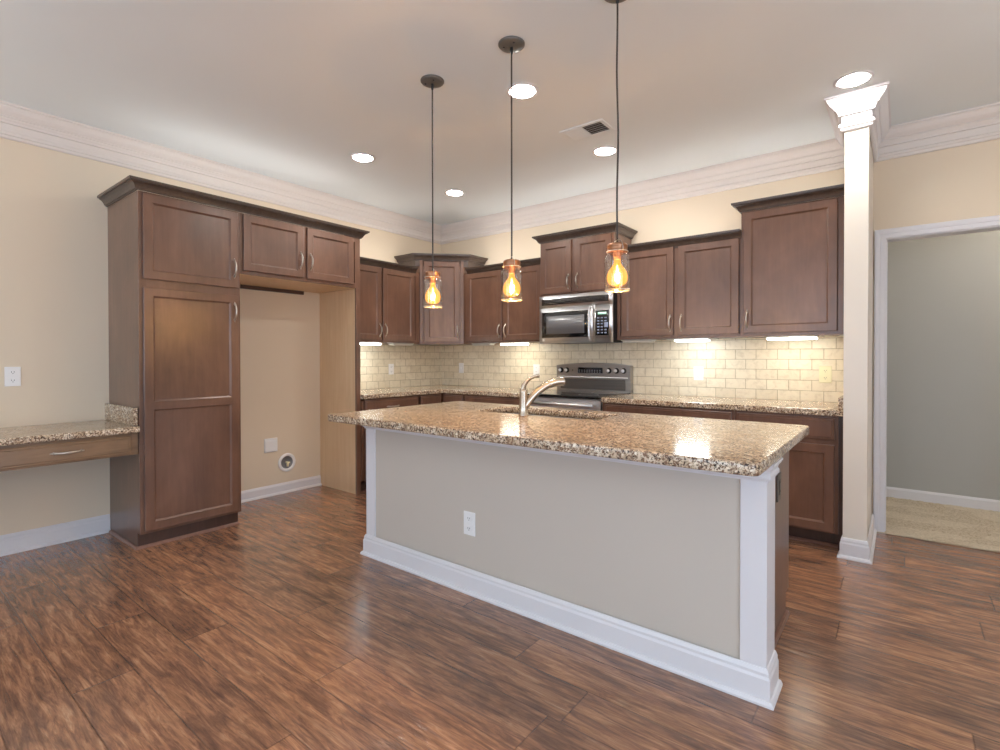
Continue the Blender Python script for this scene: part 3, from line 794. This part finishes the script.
for k, (a, w) in enumerate(((1.81, .40), (2.235, .44), (2.685, .44), (3.15, .385), (3.55, .395))):
    hinge_door(t, (a + w, -1.622, .118), -UX, ND, w, .72 if k in (1, 2) else .55, .025, .45)
    if k not in (1, 2): drawer(t, (a + w, -1.622, .697), -UX, ND, w, .138)
build('shoe_molding', MB().sweep([(3.956, IY1 + .001), (3.956, -1.70)], [(0, 0), (.016, 0), (.015, .010), (.010, .018), (0, .020)]), MT['shoe'], t)

# island stone with the sink cut-out
def rounded(x0, x1, y0, y1, r, n=6):
    pts = []
    for cx, cy, a0 in ((x1 - r, y0 + r, -90), (x1 - r, y1 - r, 0), (x0 + r, y1 - r, 90), (x0 + r, y0 + r, 180)):
        for i in range(n + 1):
            a = math.radians(a0 + 90 * i / n); pts.append((cx + r * math.cos(a), cy + r * math.sin(a)))
    return pts
def slab_with_hole(x0, x1, y0, y1, z0, z1, r, hole, hr):
    mb = MB(); bm = mb.bm
    outer = rounded(x0, x1, y0, y1, r); inner = rounded(*hole, hr); e = .007
    def ring(pts, z, off):
        n = len(pts); out = []
        for i in range(n):
            a, b, c = Vector(pts[i - 1]), Vector(pts[i]), Vector(pts[(i + 1) % n])
            t_ = (c - a).normalized(); nn = Vector((t_.y, -t_.x)); p = b - nn * off
            out.append(bm.verts.new((p.x, p.y, z)))
        return out
    fs = []
    R = [ring(outer, z0, e * .7), ring(outer, z0 + e * .3, e * .2), ring(outer, z0 + e, 0), ring(outer, z1 - e, 0), ring(outer, z1 - e * .3, e * .2), ring(outer, z1, e * .8)]
    I = [ring(inner, z0, 0), ring(inner, z1 - .003, 0), ring(inner, z1, -.003)]
    for A, B in list(zip(R, R[1:])) + list(zip(I, I[1:])):
        n = len(A)
        for i in range(n):
            f = bm.faces.new((A[i], A[(i + 1) % n], B[(i + 1) % n], B[i])); f.smooth = True; fs.append(f)
    for A, B in ((R[-1], I[-1]), (R[0], I[0])):
        # bridge between outline and hole: both loops have the same count and start corner
        n = len(A)
        for i in range(n): fs.append(bm.faces.new((A[i], A[(i + 1) % n], B[(i + 1) % n], B[i])))
    bmesh.ops.recalc_face_normals(bm, faces=fs)
    return mb
HOLE = (2.285, 3.110, -2.035, -1.695)
tag(build('island_countertop', slab_with_hole(1.729, 4.038, -2.721, -1.573, .850, ZT, .035, HOLE, .05), MT['granite'], origin=(2.88, -2.15, .85)), 'large rounded speckled granite slab topping the island, with sink cut-out', 'countertop')
# sink
t = thing('sink', 'undermount stainless steel sink sunk into the island countertop', 'sink', (2.685, -1.85, .63))
m = MB(); bm = m.bm; loops = []
for (g_, z) in ((.012, .8475), (.004, .8475), (.002, .845), (-.004, .70), (-.03, .665), (-.08, .655)):
    loops.append([bm.verts.new((x_, y_, z)) for x_, y_ in rounded(HOLE[0] - g_, HOLE[1] + g_, HOLE[2] - g_, HOLE[3] + g_, .05)])
for A, B in zip(loops, loops[1:]):
    n = len(A)
    for i in range(n):
        f = bm.faces.new((A[i], A[(i + 1) % n], B[(i + 1) % n], B[i])); f.smooth = True
bm.faces.new(loops[-1])
o = build('bowl', m, MT['sinksteel'], t); sol = o.modifiers.new('thick', 'SOLIDIFY'); sol.thickness = .002; sol.offset = 0
build('drain', MB().lathe((2.685, -1.85, .6565), [(.045, 0), (.045, .003), (.036, .003), (.030, -.001), (.001, -.001)], 24), MT['nickel'], t)
# faucet
fx, fy = 2.704, -2.092
t = thing('faucet', 'brushed nickel single-lever pull-out faucet behind the island sink', 'faucet', (fx, fy, ZT))
build('body', MB().lathe((fx, fy, ZT), [(.029, 0), (.029, .006), (.026, .010), (.0245, .05), (.0235, .125), (.024, .135), (.0235, .145), (.018, .152), (.001, .155)], 28), MT['nickel'], t)
D = Vector((.62, .785, 0))
def arc(pts, n=20):
    pts = [Vector(p) for p in pts]; out = []
    def cr(p0, p1, p2, p3, s): return 0.5 * ((2 * p1) + (-p0 + p2) * s + (2 * p0 - 5 * p1 + 4 * p2 - p3) * s * s + (-p0 + 3 * p1 - 3 * p2 + p3) * s ** 3)
    for i in range(len(pts) - 1):
        p0 = pts[max(i - 1, 0)]; p3 = pts[min(i + 2, len(pts) - 1)]
        for j in range(n): out.append(cr(p0, pts[i], pts[i + 1], p3, j / n))
    out.append(pts[-1]); return out
B0 = Vector((fx, fy, ZT))
sp = lambda r, z: B0 + D * r + Vector((0, 0, z))
build('spout', MB().tube(arc([sp(.0, .045), sp(.035, .088), sp(.075, .130), sp(.125, .165), sp(.155, .178)], 6), .0225, 18), MT['nickel'], t)
build('spray_head', MB().tube(arc([sp(.150, .1765), sp(.195, .191), sp(.240, .193)], 6), [.0235 + .005 * i / 12 for i in range(13)], 18), MT['nickel'], t)
build('lever', MB().tube(arc([sp(-.004, .146), sp(.004, .175), sp(.030, .205), sp(.065, .222), sp(.092, .226)], 6), [.021 - .010 * min(1, i / 14) + (.002 if i > 19 else 0) for i in range(25)], 12, flat=.75), MT['nickel'], t)

# ------------------------------------------------------------------ desk
t = thing('desk', 'wall-mounted dark wood desk with granite top and drawer left of the pantry', 'desk', (.3, -4.2, .61))
DY0, DY1 = -5.1, -3.312
build('desk_top', MB().prism([(.002, DY0), (.612, DY0), (.612, DY1), (.002, DY1)], .752, .790, .006), MT['granite'], t)
build('side_splash', MB().box(.002, .585, DY1 - .024, DY1 - .0005, .790, .905, .004), MT['granite'], t)
m = MB().box(.55, .580, DY0, DY1 - .0005, .612, .751).box(.002, .55, DY1 - .03, DY1 - .0005, .612, .751).box(.002, .55, DY0, DY0 + .03, .612, .751).box(.002, .55, DY0 + .03, DY1 - .03, .735, .751)
build('apron', m, MT['desk'], t)
for a, w, hd in ((-3.98, .63, True), (-4.66, .63, True)):
    d = drawer(t, (.580, a, .622), UY, NX, w, .113, hd, 'desk')
build('end_panel', MB().box(.002, .58, DY0 - .03, DY0 - .001, 0, .751), MT['desk'], t)

# ------------------------------------------------------------------ microwave
t = thing('microwave', 'stainless steel over-the-range microwave with black glass door', 'microwave', (2.052, -.2, 1.348))
X0, X1, YF = 1.677, 2.431, -.372
build('housing', MB().box(X0 + .002, X1 - .002, YF, -.012, 1.352, 1.792), MT['black'], t)
m = MB(); n = 20     # slightly bowed front
def bow(x): s = (x - (X0 + X1) / 2) / ((X1 - X0) / 2); return YF - .012 - .022 * (1 - s * s)
def bowed(mb, x0, x1, z0, z1, out, thick, n=14):
    A = []
    for i in range(n + 1):
        x_ = x0 + (x1 - x0) * i / n; y_ = bow(x_) - out
        A.append([mb.bm.verts.new(p) for p in ((x_, y_, z0), (x_, y_, z1), (x_, y_ + thick, z1), (x_, y_ + thick, z0))])
    fs = []
    for P_, Q_ in zip(A, A[1:]):
        for k_ in range(4):
            f = mb.bm.faces.new((P_[k_], Q_[k_], Q_[(k_ + 1) % 4], P_[(k_ + 1) % 4])); f.smooth = (k_ in (0, 2)); fs.append(f)
    fs += [mb.bm.faces.new(A[0]), mb.bm.faces.new(A[-1])]
    bmesh.ops.recalc_face_normals(mb.bm, faces=fs); return mb
m = bowed(MB(), X0, 2.248, 1.348, 1.680, 0, .012); d = build('door', m, MT['steel'], t)
build('door_surround', bowed(MB(), 1.708, 2.212, 1.402, 1.638, .0015, .004), MT['blackglass'], d)
build('door_window', bowed(MB(), 1.758, 2.166, 1.436, 1.602, .0025, .003), MT['window_glass'], d)
hm = MB().tube(arc([(2.229, bow(2.229) - .004, 1.658), (2.229, bow(2.229) - .030, 1.645), (2.229, bow(2.229) - .036, 1.520), (2.229, bow(2.229) - .030, 1.385), (2.229, bow(2.229) - .004, 1.372)], 6), .010, 12); build('handle', hm, MT['steel'], d)
build('badge', MB().lathe((1.724, bow(1.724) - .0005, 1.378), [(.011, 0), (.011, -.002), (.001, -.003)], 18, 'Y'), MT['plate'], d)
cpn = build('control_panel', bowed(MB(), 2.249, X1, 1.348, 1.680, 0, .012, 6), MT['steel'], t)
build('keypad', bowed(MB(), 2.272, 2.398, 1.410, 1.630, .0015, .004, 6), MT['blackglass'], cpn)
build('display', bowed(MB(), 2.296, 2.374, 1.594, 1.614, .0025, .002, 3), MT['display'], cpn)
m = MB()
for r in range(6):
    for c in range(3):
        if r in (2, 3) and c == 2: continue
        bowed(m, 2.290 + c * .033, 2.310 + c * .033, 1.428 + r * .026, 1.439 + r * .026, .0025, .002, 2)
for z in (1.490, 1.510): bowed(m, 2.354, 2.388, z - .010, z + .012, .003, .002, 2)
build('key', m, MT['keypad'], cpn)
top = build('vent_panel', bowed(MB(), X0, X1, 1.681, 1.792, 0, .012), MT['steel'], t)
gr_ = build('grille', bowed(MB(), X0 + .028, X1 - .036, 1.706, 1.762, .0008, .004), MT['black'], top)
m = MB()
for i in range(4): bowed(m, X0 + .028, X1 - .036, 1.716 + i * .012, 1.719 + i * .012, .0025, .003)
build('grille_bar', m, MT['steelblack'], top)

# ------------------------------------------------------------------ range
t = thing('range', 'stainless steel electric range with black glass cooktop and knobbed backguard', 'stove', (2.07, -.33, 0))
X0, X1 = 1.690, 2.446
build('housing', MB().box(X0, X1, -.60, -.02, .02, .874), MT['steel'], t)
m = MB().box(X0, X1, -.668, -.05, .8745, .896, .004, 2); build('cooktop', m, MT['blackglass'], t)
for (cx_, cy_, r_) in ((1.87, -.50, .105), (2.26, -.50, .085), (1.87, -.22, .085), (2.26, -.22, .105)):
    build('burner_mark', MB().lathe((cx_, cy_, .8965), [(r_, 0), (r_, .0004), (r_ - .004, .0004), (r_ - .004, 0)], 40, cap=False), MT['grey'], t)
bg_ = MB()   # backguard with a gently arched top
pts = [(X0 + .016, .900), (X1 - .012, .900)]
prof = []
nn = 16
for i in range(nn + 1):
    s = i / nn; xx = X1 + .010 - (X1 - X0 + .016) * s; prof.append((xx, 1.142 + .026 * (1 - (2 * s - 1) ** 2)))
outline = [(X0 - .010, .897), (X1 + .014, .897)] + prof
def yb(z): return -.075 - .012 * max(0, (z - 1.02) / .12)
A = [bg_.bm.verts.new((x_, yb(z_), z_)) for x_, z_ in outline]; B = [bg_.bm.verts.new((x_, -.022, z_)) for x_, z_ in outline]
fs = [bg_.bm.faces.new((A[i], A[(i + 1) % len(A)], B[(i + 1) % len(A)], B[i])) for i in range(len(A))] + [bg_.bm.faces.new(A), bg_.bm.faces.new(B)]
bmesh.ops.recalc_face_normals(bg_.bm, faces=fs)
bgo = build('backguard', bg_, MT['steeldark'], t)
build('lower_panel', MB().box(X0 + .035, X1 - .035, -.084, -.074, .915, 1.012, .003), MT['steelblack'], bgo)
build('ledge', MB().box(X0 + .012, X1 - .012, -.094, -.078, 1.022, 1.036, .005, 2), MT['steel'], bgo)
build('display_panel', MB().box(1.925, 2.185, -.091, -.082, 1.068, 1.122, .002), MT['blackglass'], bgo)
m = MB()
for i in range(9):
    for j in range(2): m.box(1.937 + i * .027, 1.949 + i * .027, -.0922, -.0905, 1.076 + j * .016, 1.084 + j * .016)
build('button', m, MT['grey'], bgo)
for kx in (1.735, 1.802, 2.250, 2.325, 2.396):
    kz = 1.095
    kb = build('knob', MB().lathe((kx, -.084, kz), [(.026, 0), (.026, -.004), (.021, -.006), (.020, -.024), (.017, -.028), (.001, -.028)], 20, 'Y'), MT['black'], bgo)
    build('knob_cap', MB().lathe((kx, -.112, kz), [(.017, 0), (.015, -.003), (.001, -.003)], 20, 'Y').box(kx - .004, kx + .004, -.122, -.114, kz - .015, kz + .015, .002), MT['steel'], kb)
build('indicator_light', MB().lathe((1.866, -.085, 1.096), [(.006, 0), (.006, -.003), (.001, -.003)], 12, 'Y'), MT['black'], bgo)
d = build('oven_door', MB().box(X0 + .004, X1 - .004, -.640, -.602, .215, .868, .004), MT['steel'], t)
build('door_glass', MB().box(X0 + .10, X1 - .10, -.646, -.640, .34, .70, .003), MT['blackglass'], d)
hm = MB().tube([(X0 + .05, -.685, .818), (X1 - .05, -.685, .818)], .013, 14).tube([(X0 + .08, -.64, .818), (X0 + .08, -.685, .818)], .010, 10).tube([(X1 - .08, -.64, .818), (X1 - .08, -.685, .818)], .010, 10)
build('handle', hm, MT['steel'], d)
build('storage_drawer', MB().box(X0 + .004, X1 - .004, -.640, -.602, .045, .205, .004), MT['steel'], t)

# ------------------------------------------------------------------ outlets and plates
def outlet(label, C, U, N, cover='plate', w=.072, h=.116, kind='duplex', name='wall_outlet', cat='outlet'):
    C, U, N = Vector(C), Vector(U), Vector(N)
    t = thing(name, label, cat, C, 'wall plates')
    build('cover_plate', MB().obox(C, U, N, -w / 2, w / 2, .0, .006, -h / 2, h / 2, .0025, 2), MT[cover], t)
    if kind == 'duplex':
        for s in (-1, 1):
            r = build('receptacle', MB().obox(C, U, N, -.0165, .0165, .006, .0085, s * .026 - .014, s * .026 + .014, .002), MT[cover], t)
            m = MB()
            for du in (-.006, .006): m.obox(C, U, N, du - .0013, du + .0013, .0083, .0090, s * .026 - .001, s * .026 + .007)
            m.obox(C, U, N, -.0022, .0022, .0083, .0090, s * .026 - .009, s * .026 - .005)
            build('slot', m, MT['slot'], r)
    elif kind == 'rocker':
        r = build('receptacle', MB().obox(C, U, N, -.0165, .0165, .006, .0085, -.033, .033, .002), MT[cover], t)
        m = MB()
        for s in (-1, 1):
            for du in (-.006, .006): m.obox(C, U, N, du - .0013, du + .0013, .0083, .0090, s * .02 - .001, s * .02 + .007)
        build('slot', m, MT['slot'], r)
    elif kind == 'switch':
        build('toggle', MB().obox(C, U, N, -.005, .005, .006, .016, -.011, .011, .002), MT[cover], t)
    return t
outlet('white duplex outlet on the beige wall above the desk', (0, -3.805, 1.105), UY, NX, h=.122, w=.075)
outlet('white duplex outlet low on the beige island front', (2.616, IY0 + .008, .357), UX, NYM, w=.078, h=.122)
outlet('dark bronze outlet on the dark cabinet end of the island', (3.9555, -1.905, .645), UY, NX, 'bronze', kind='rocker', w=.078, h=.12)
outlet('white outlet on the left-wall tile below the cabinets', (.0105, -.789, 1.092), UY, NX)
outlet('white switch plate on the back-wall tile near the corner', (.336, -.0105, 1.095), UX, NYM, kind='switch', name='light_switch', cat='switch')
outlet('white outlet on the tile just left of the range, behind the faucet', (1.392, -.010, 1.088), UX, NYM, kind='rocker', w=.078)
outlet('white outlet on the tile between the range and the cream outlet', (3.037, -.010, 1.083), UX, NYM, w=.080)
outlet('cream outlet on the tile nearest the column', (3.945, -.010, 1.092), UX, NYM, 'ivory', w=.080, h=.122)
# blank cover and round port in the refrigerator space
t = thing('blank_cover', 'blank square white cover plate on the refrigerator space wall', 'cover plate', (0, -2.140, .448), 'wall plates')
C = Vector((0, -2.140, .448))
build('cover_plate', MB().obox(C, UY, NX, -.060, .060, 0, .010, -.062, .062, .004, 2), MT['plate'], t)
build('flap', MB().obox(C, UY, NX, -.054, .054, .010, .014, -.056, .040, .003), MT['plate'], t)
t = thing('water_valve_box', 'round white recessed valve box on the refrigerator space wall', 'valve box', (0, -1.990, .272))
build('flange', MB().lathe((0, -1.990, .272), [(.060, .0), (.083, .0), (.083, .006), (.076, .011), (.060, .011), (.056, .004)], 32, 'X', cap=False), MT['plate'], t)
build('cup', MB().lathe((0, -1.990, .272), [(.060, .0105), (.056, .002), (.001, .0015)], 32, 'X', cap=False), MT['grey'], t)
o = build('valve', MB().tube([(.003, -1.985, .235), (.009, -1.985, .27)], .010, 10).tube([(.008, -2.004, .276), (.010, -1.968, .268)], .007, 10), MT['ivory'], t)

# ------------------------------------------------------------------ under-cabinet lights
def bar_light(label, O, U, N, L, lit, lens='barlens', extra=0.0):
    """O: centre on the cabinet's underside"""
    O, U, N = Vector(O), Vector(U), Vector(N)
    t = thing('undercabinet_light', label, 'light', O, 'under-cabinet lights')
    build('fixture_body', MB().obox(O, U, N, -L / 2 - .012 - extra, L / 2 + .012 + extra, -.045, .045, -.012, -.0005, .003), MT['fixture'], t)
    build('lens', MB().obox(O, U, N, -L / 2, L / 2, -.040, .048, -.026, -.012, .006, 2), MT[lens if lit else 'baroff'], t)
    return t
bar_light('glowing under-cabinet light nearest the refrigerator panel', (.235, -1.290, UB), UY, NX, .30, True, 'barcool')
bar_light('unlit under-cabinet light on the left wall near the corner', (.235, -.845, UB), UY, NX, .27, False)
bar_light('unlit under-cabinet light right of the diagonal corner cabinet', (.86, -.235, UB), UX, NYM, .24, False)
bar_light('glowing under-cabinet light just left of the microwave', (1.275, -.235, UB), UX, NYM, .30, True)
bar_light('unlit flat under-cabinet light just right of the microwave', (2.60, -.235, UB), UX, NYM, .26, False)
bar_light('cool glowing under-cabinet light above the white tile outlet', (3.055, -.235, UB), UX, NYM, .25, True, 'barcool', .06)
bar_light('long glowing under-cabinet light nearest the column', (3.760, -.235, UB), UX, NYM, .31, True)

# ------------------------------------------------------------------ ceiling fixtures
def can(label, x, y):
    t = thing('recessed_light', label, 'ceiling light', (x, y, H), 'recessed ceiling lights')
    build('trim_ring', MB().lathe((x, y, H), [(.072, -.001), (.074, -.005), (.090, -.006), (.095, -.003), (.095, .0)], 40, cap=False), MT['trim'], t)
    build('lens', MB().lathe((x, y, H), [(.0735, -.0045), (.05, -.008), (.001, -.009)], 40, cap=False), MT['lens'], t)
can('glowing recessed ceiling light crossed by the middle pendant cord', 2.634, -2.003)
can('glowing recessed ceiling light farthest left, above the pantry side', 1.078, -1.955)
can('smallest glowing recessed ceiling light, toward the far corner', 1.050, -.885)
can('glowing recessed ceiling light between the vent and the right pendant cord', 2.616, -.905)
can('glowing recessed ceiling light beside the column capital', 4.165, -.955)
# vent
t = thing('ceiling_vent', 'white rectangular louvred air vent in the ceiling', 'vent', (2.68, -1.3, H))
V0, V1, W0, W1 = 2.518, 2.842, -1.405, -1.200
m = MB().box(V0, V1, W0, W0 + .028, H - .007, H - .0003, .002).box(V0, V1, W1 - .028, W1, H - .007, H - .0003, .002).box(V0, V0 + .028, W0 + .028, W1 - .028, H - .007, H - .0003, .002).box(V1 - .028, V1, W0 + .028, W1 - .028, H - .007, H - .0003, .002)
build('frame', m, MT['ceiling'], t)
build('duct_shade_sheet', MB().box(V0 + .028, V1 - .028, W0 + .028, W1 - .028, H - .0012, H - .0003), MT['ductshade'], t)  # thin dark sheet; the shade inside the duct is put into its colour
MIDX = 2.672
ns = 9
for i in range(ns):      # left bank leans so its faces show, right bank leans the other way
    xx = V0 + .030 + (MIDX - V0 - .032) * i / ns
    m = MB(); a = [(xx, H - .0085), (xx + .020, H - .0015), (xx + .0212, H - .0020), (xx + .0012, H - .0090)]
    A = [m.bm.verts.new((p, W0 + .028, q)) for p, q in a]; B = [m.bm.verts.new((p, W1 - .028, q)) for p, q in a]
    fs = [m.bm.faces.new((A[k], A[(k + 1) % 4], B[(k + 1) % 4], B[k])) for k in range(4)] + [m.bm.faces.new(A), m.bm.faces.new(B)]
    bmesh.ops.recalc_face_normals(m.bm, faces=fs); build('louvre', m, MT['ceiling'], t)
build('louvre_bar', MB().box(MIDX - .003, MIDX + .003, W0 + .028, W1 - .028, H - .009, H - .001), MT['ceiling'], t)
for i in range(5):
    yy = W0 + .034 + (W1 - W0 - .062) * i / 5
    m = MB(); a = [(yy, H - .0085), (yy + .012, H - .002), (yy + .0132, H - .0025), (yy + .0012, H - .0090)]
    A = [m.bm.verts.new((MIDX + .003, p, q)) for p, q in a]; B = [m.bm.verts.new((V1 - .028, p, q)) for p, q in a]
    fs = [m.bm.faces.new((A[k], A[(k + 1) % 4], B[(k + 1) % 4], B[k])) for k in range(4)] + [m.bm.faces.new(A), m.bm.faces.new(B)]
    bmesh.ops.recalc_face_normals(m.bm, faces=fs); build('louvre', m, MT['ceiling'], t)

# pendants
def pendant(label, x, y, wob, ph):
    t = thing('pendant_light', label, 'pendant light', (x, y, H), 'mason jar pendants')
    cn = build('canopy', MB().lathe((x, y, H), [(.066, -.0005), (.066, -.006), (.062, -.011), (.045, -.016), (.020, -.019), (.001, -.020)], 36), MT['canopy'], t)
    build('strain_relief', MB().lathe((x, y, H - .0195), [(.008, 0), (.009, -.010), (.006, -.030), (.004, -.034)], 14), MT['black'], cn)
    for sx in (-1, 1):
        build('screw', MB().lathe((x + sx * .032, y - .022, H - .0145), [(.005, .003), (.006, -.004), (.001, -.006)], 10), MT['black'], cn)
    zt = 1.708
    pts = []
    for i in range(25):
        s = i / 24; z = H - .05 + (zt - H + .05) * s; a = wob * math.sin(math.pi * s) * math.sin(3.2 * math.pi * s + ph)
        pts.append((x + a * .8, y + a * .6, z))
    build('cord', MB().tube(pts, .0042, 8), MT['cord'], t)
    lid = build('lid', MB().lathe((x, y, 0), [(.001, 1.706), (.040, 1.704), (.043, 1.700), (.0435, 1.690), (.041, 1.688), (.0435, 1.684), (.041, 1.680), (.0435, 1.676), (.0430, 1.668), (.040, 1.666)], 32, cap=False), MT['copper'], t)
    build('socket', MB().lathe((x, y, 0), [(.014, 1.702), (.018, 1.690), (.018, 1.655), (.0145, 1.650), (.0145, 1.640)], 20), MT['copper'], t)
    hp = []
    for i in range(15):
        a = math.pi * i / 14
        hp.append((x + .050 * math.cos(a) * .8, y - .050 * math.cos(a) * .6, 1.672 + .050 * math.sin(a) ** .8 if 0 < i < 14 else 1.672))
    w = MB().tube(hp, .0020, 6)
    ring = [(x + .0445 * math.cos(2 * math.pi * i / 28), y + .0445 * math.sin(2 * math.pi * i / 28), 1.672) for i in range(29)]
    w.tube(ring, .0022, 6, cap=False)
    build('wire_bail', w, MT['pewter'], t)
    build('jar', MB().lathe((x, y, 0), [(.042, 1.678), (.042, 1.662), (.045, 1.657), (.051, 1.651), (.053, 1.643), (.0535, 1.62), (.0535, 1.53), (.053, 1.516), (.050, 1.509), (.045, 1.507)], 36, cap=False), MT['jar'], t)
    build('jar_rim', MB().lathe((x, y, 0), [(.0495, 1.5105), (.053, 1.509), (.0535, 1.506), (.051, 1.504), (.0475, 1.506), (.0495, 1.5105)], 36, cap=False), MT['jarrim'], t)
    bl = build('bulb', MB().lathe((x, y, 0), [(.0125, 1.648), (.0138, 1.630), (.0165, 1.619), (.026, 1.605), (.036, 1.591), (.042, 1.576), (.0435, 1.563), (.041, 1.547), (.033, 1.534), (.018, 1.526), (.001, 1.523)], 28, cap=False), MT['bulb'], t)
    fm = MB()
    zig = []
    for i in range(25):
        a = 2 * math.pi * i / 24 * 3; zig.append((x + .012 * math.cos(a) , y + .012 * math.sin(a), 1.578 - .032 * i / 24 + .004 * (i % 2)))
    fm.tube(zig, .0019, 6)
    fm.tube([(x, y, 1.615), (x, y, 1.585)], .0022, 6)
    build('filament', fm, MT['fil'], bl)
    l = bpy.data.lights.new('bulb_light', 'POINT'); l.energy = BULB; l.color = (1.0, .68, .40); l.shadow_soft_size = .009
    lo = bpy.data.objects.new('bulb_light', l); COL.objects.link(lo); lo.parent = t; lo.location = (0, 0, 1.56 - H)
pendant('mason jar pendant hanging at left, in front of the corner cabinet', 2.300, -2.405, .0, 0)
pendant('middle mason jar pendant, above the faucet and left of the microwave', 2.853, -2.402, .0, 0)
pendant('mason jar pendant hanging at right, overlapping the microwave cabinet edge', 3.427, -2.419, .0035, 2.2)
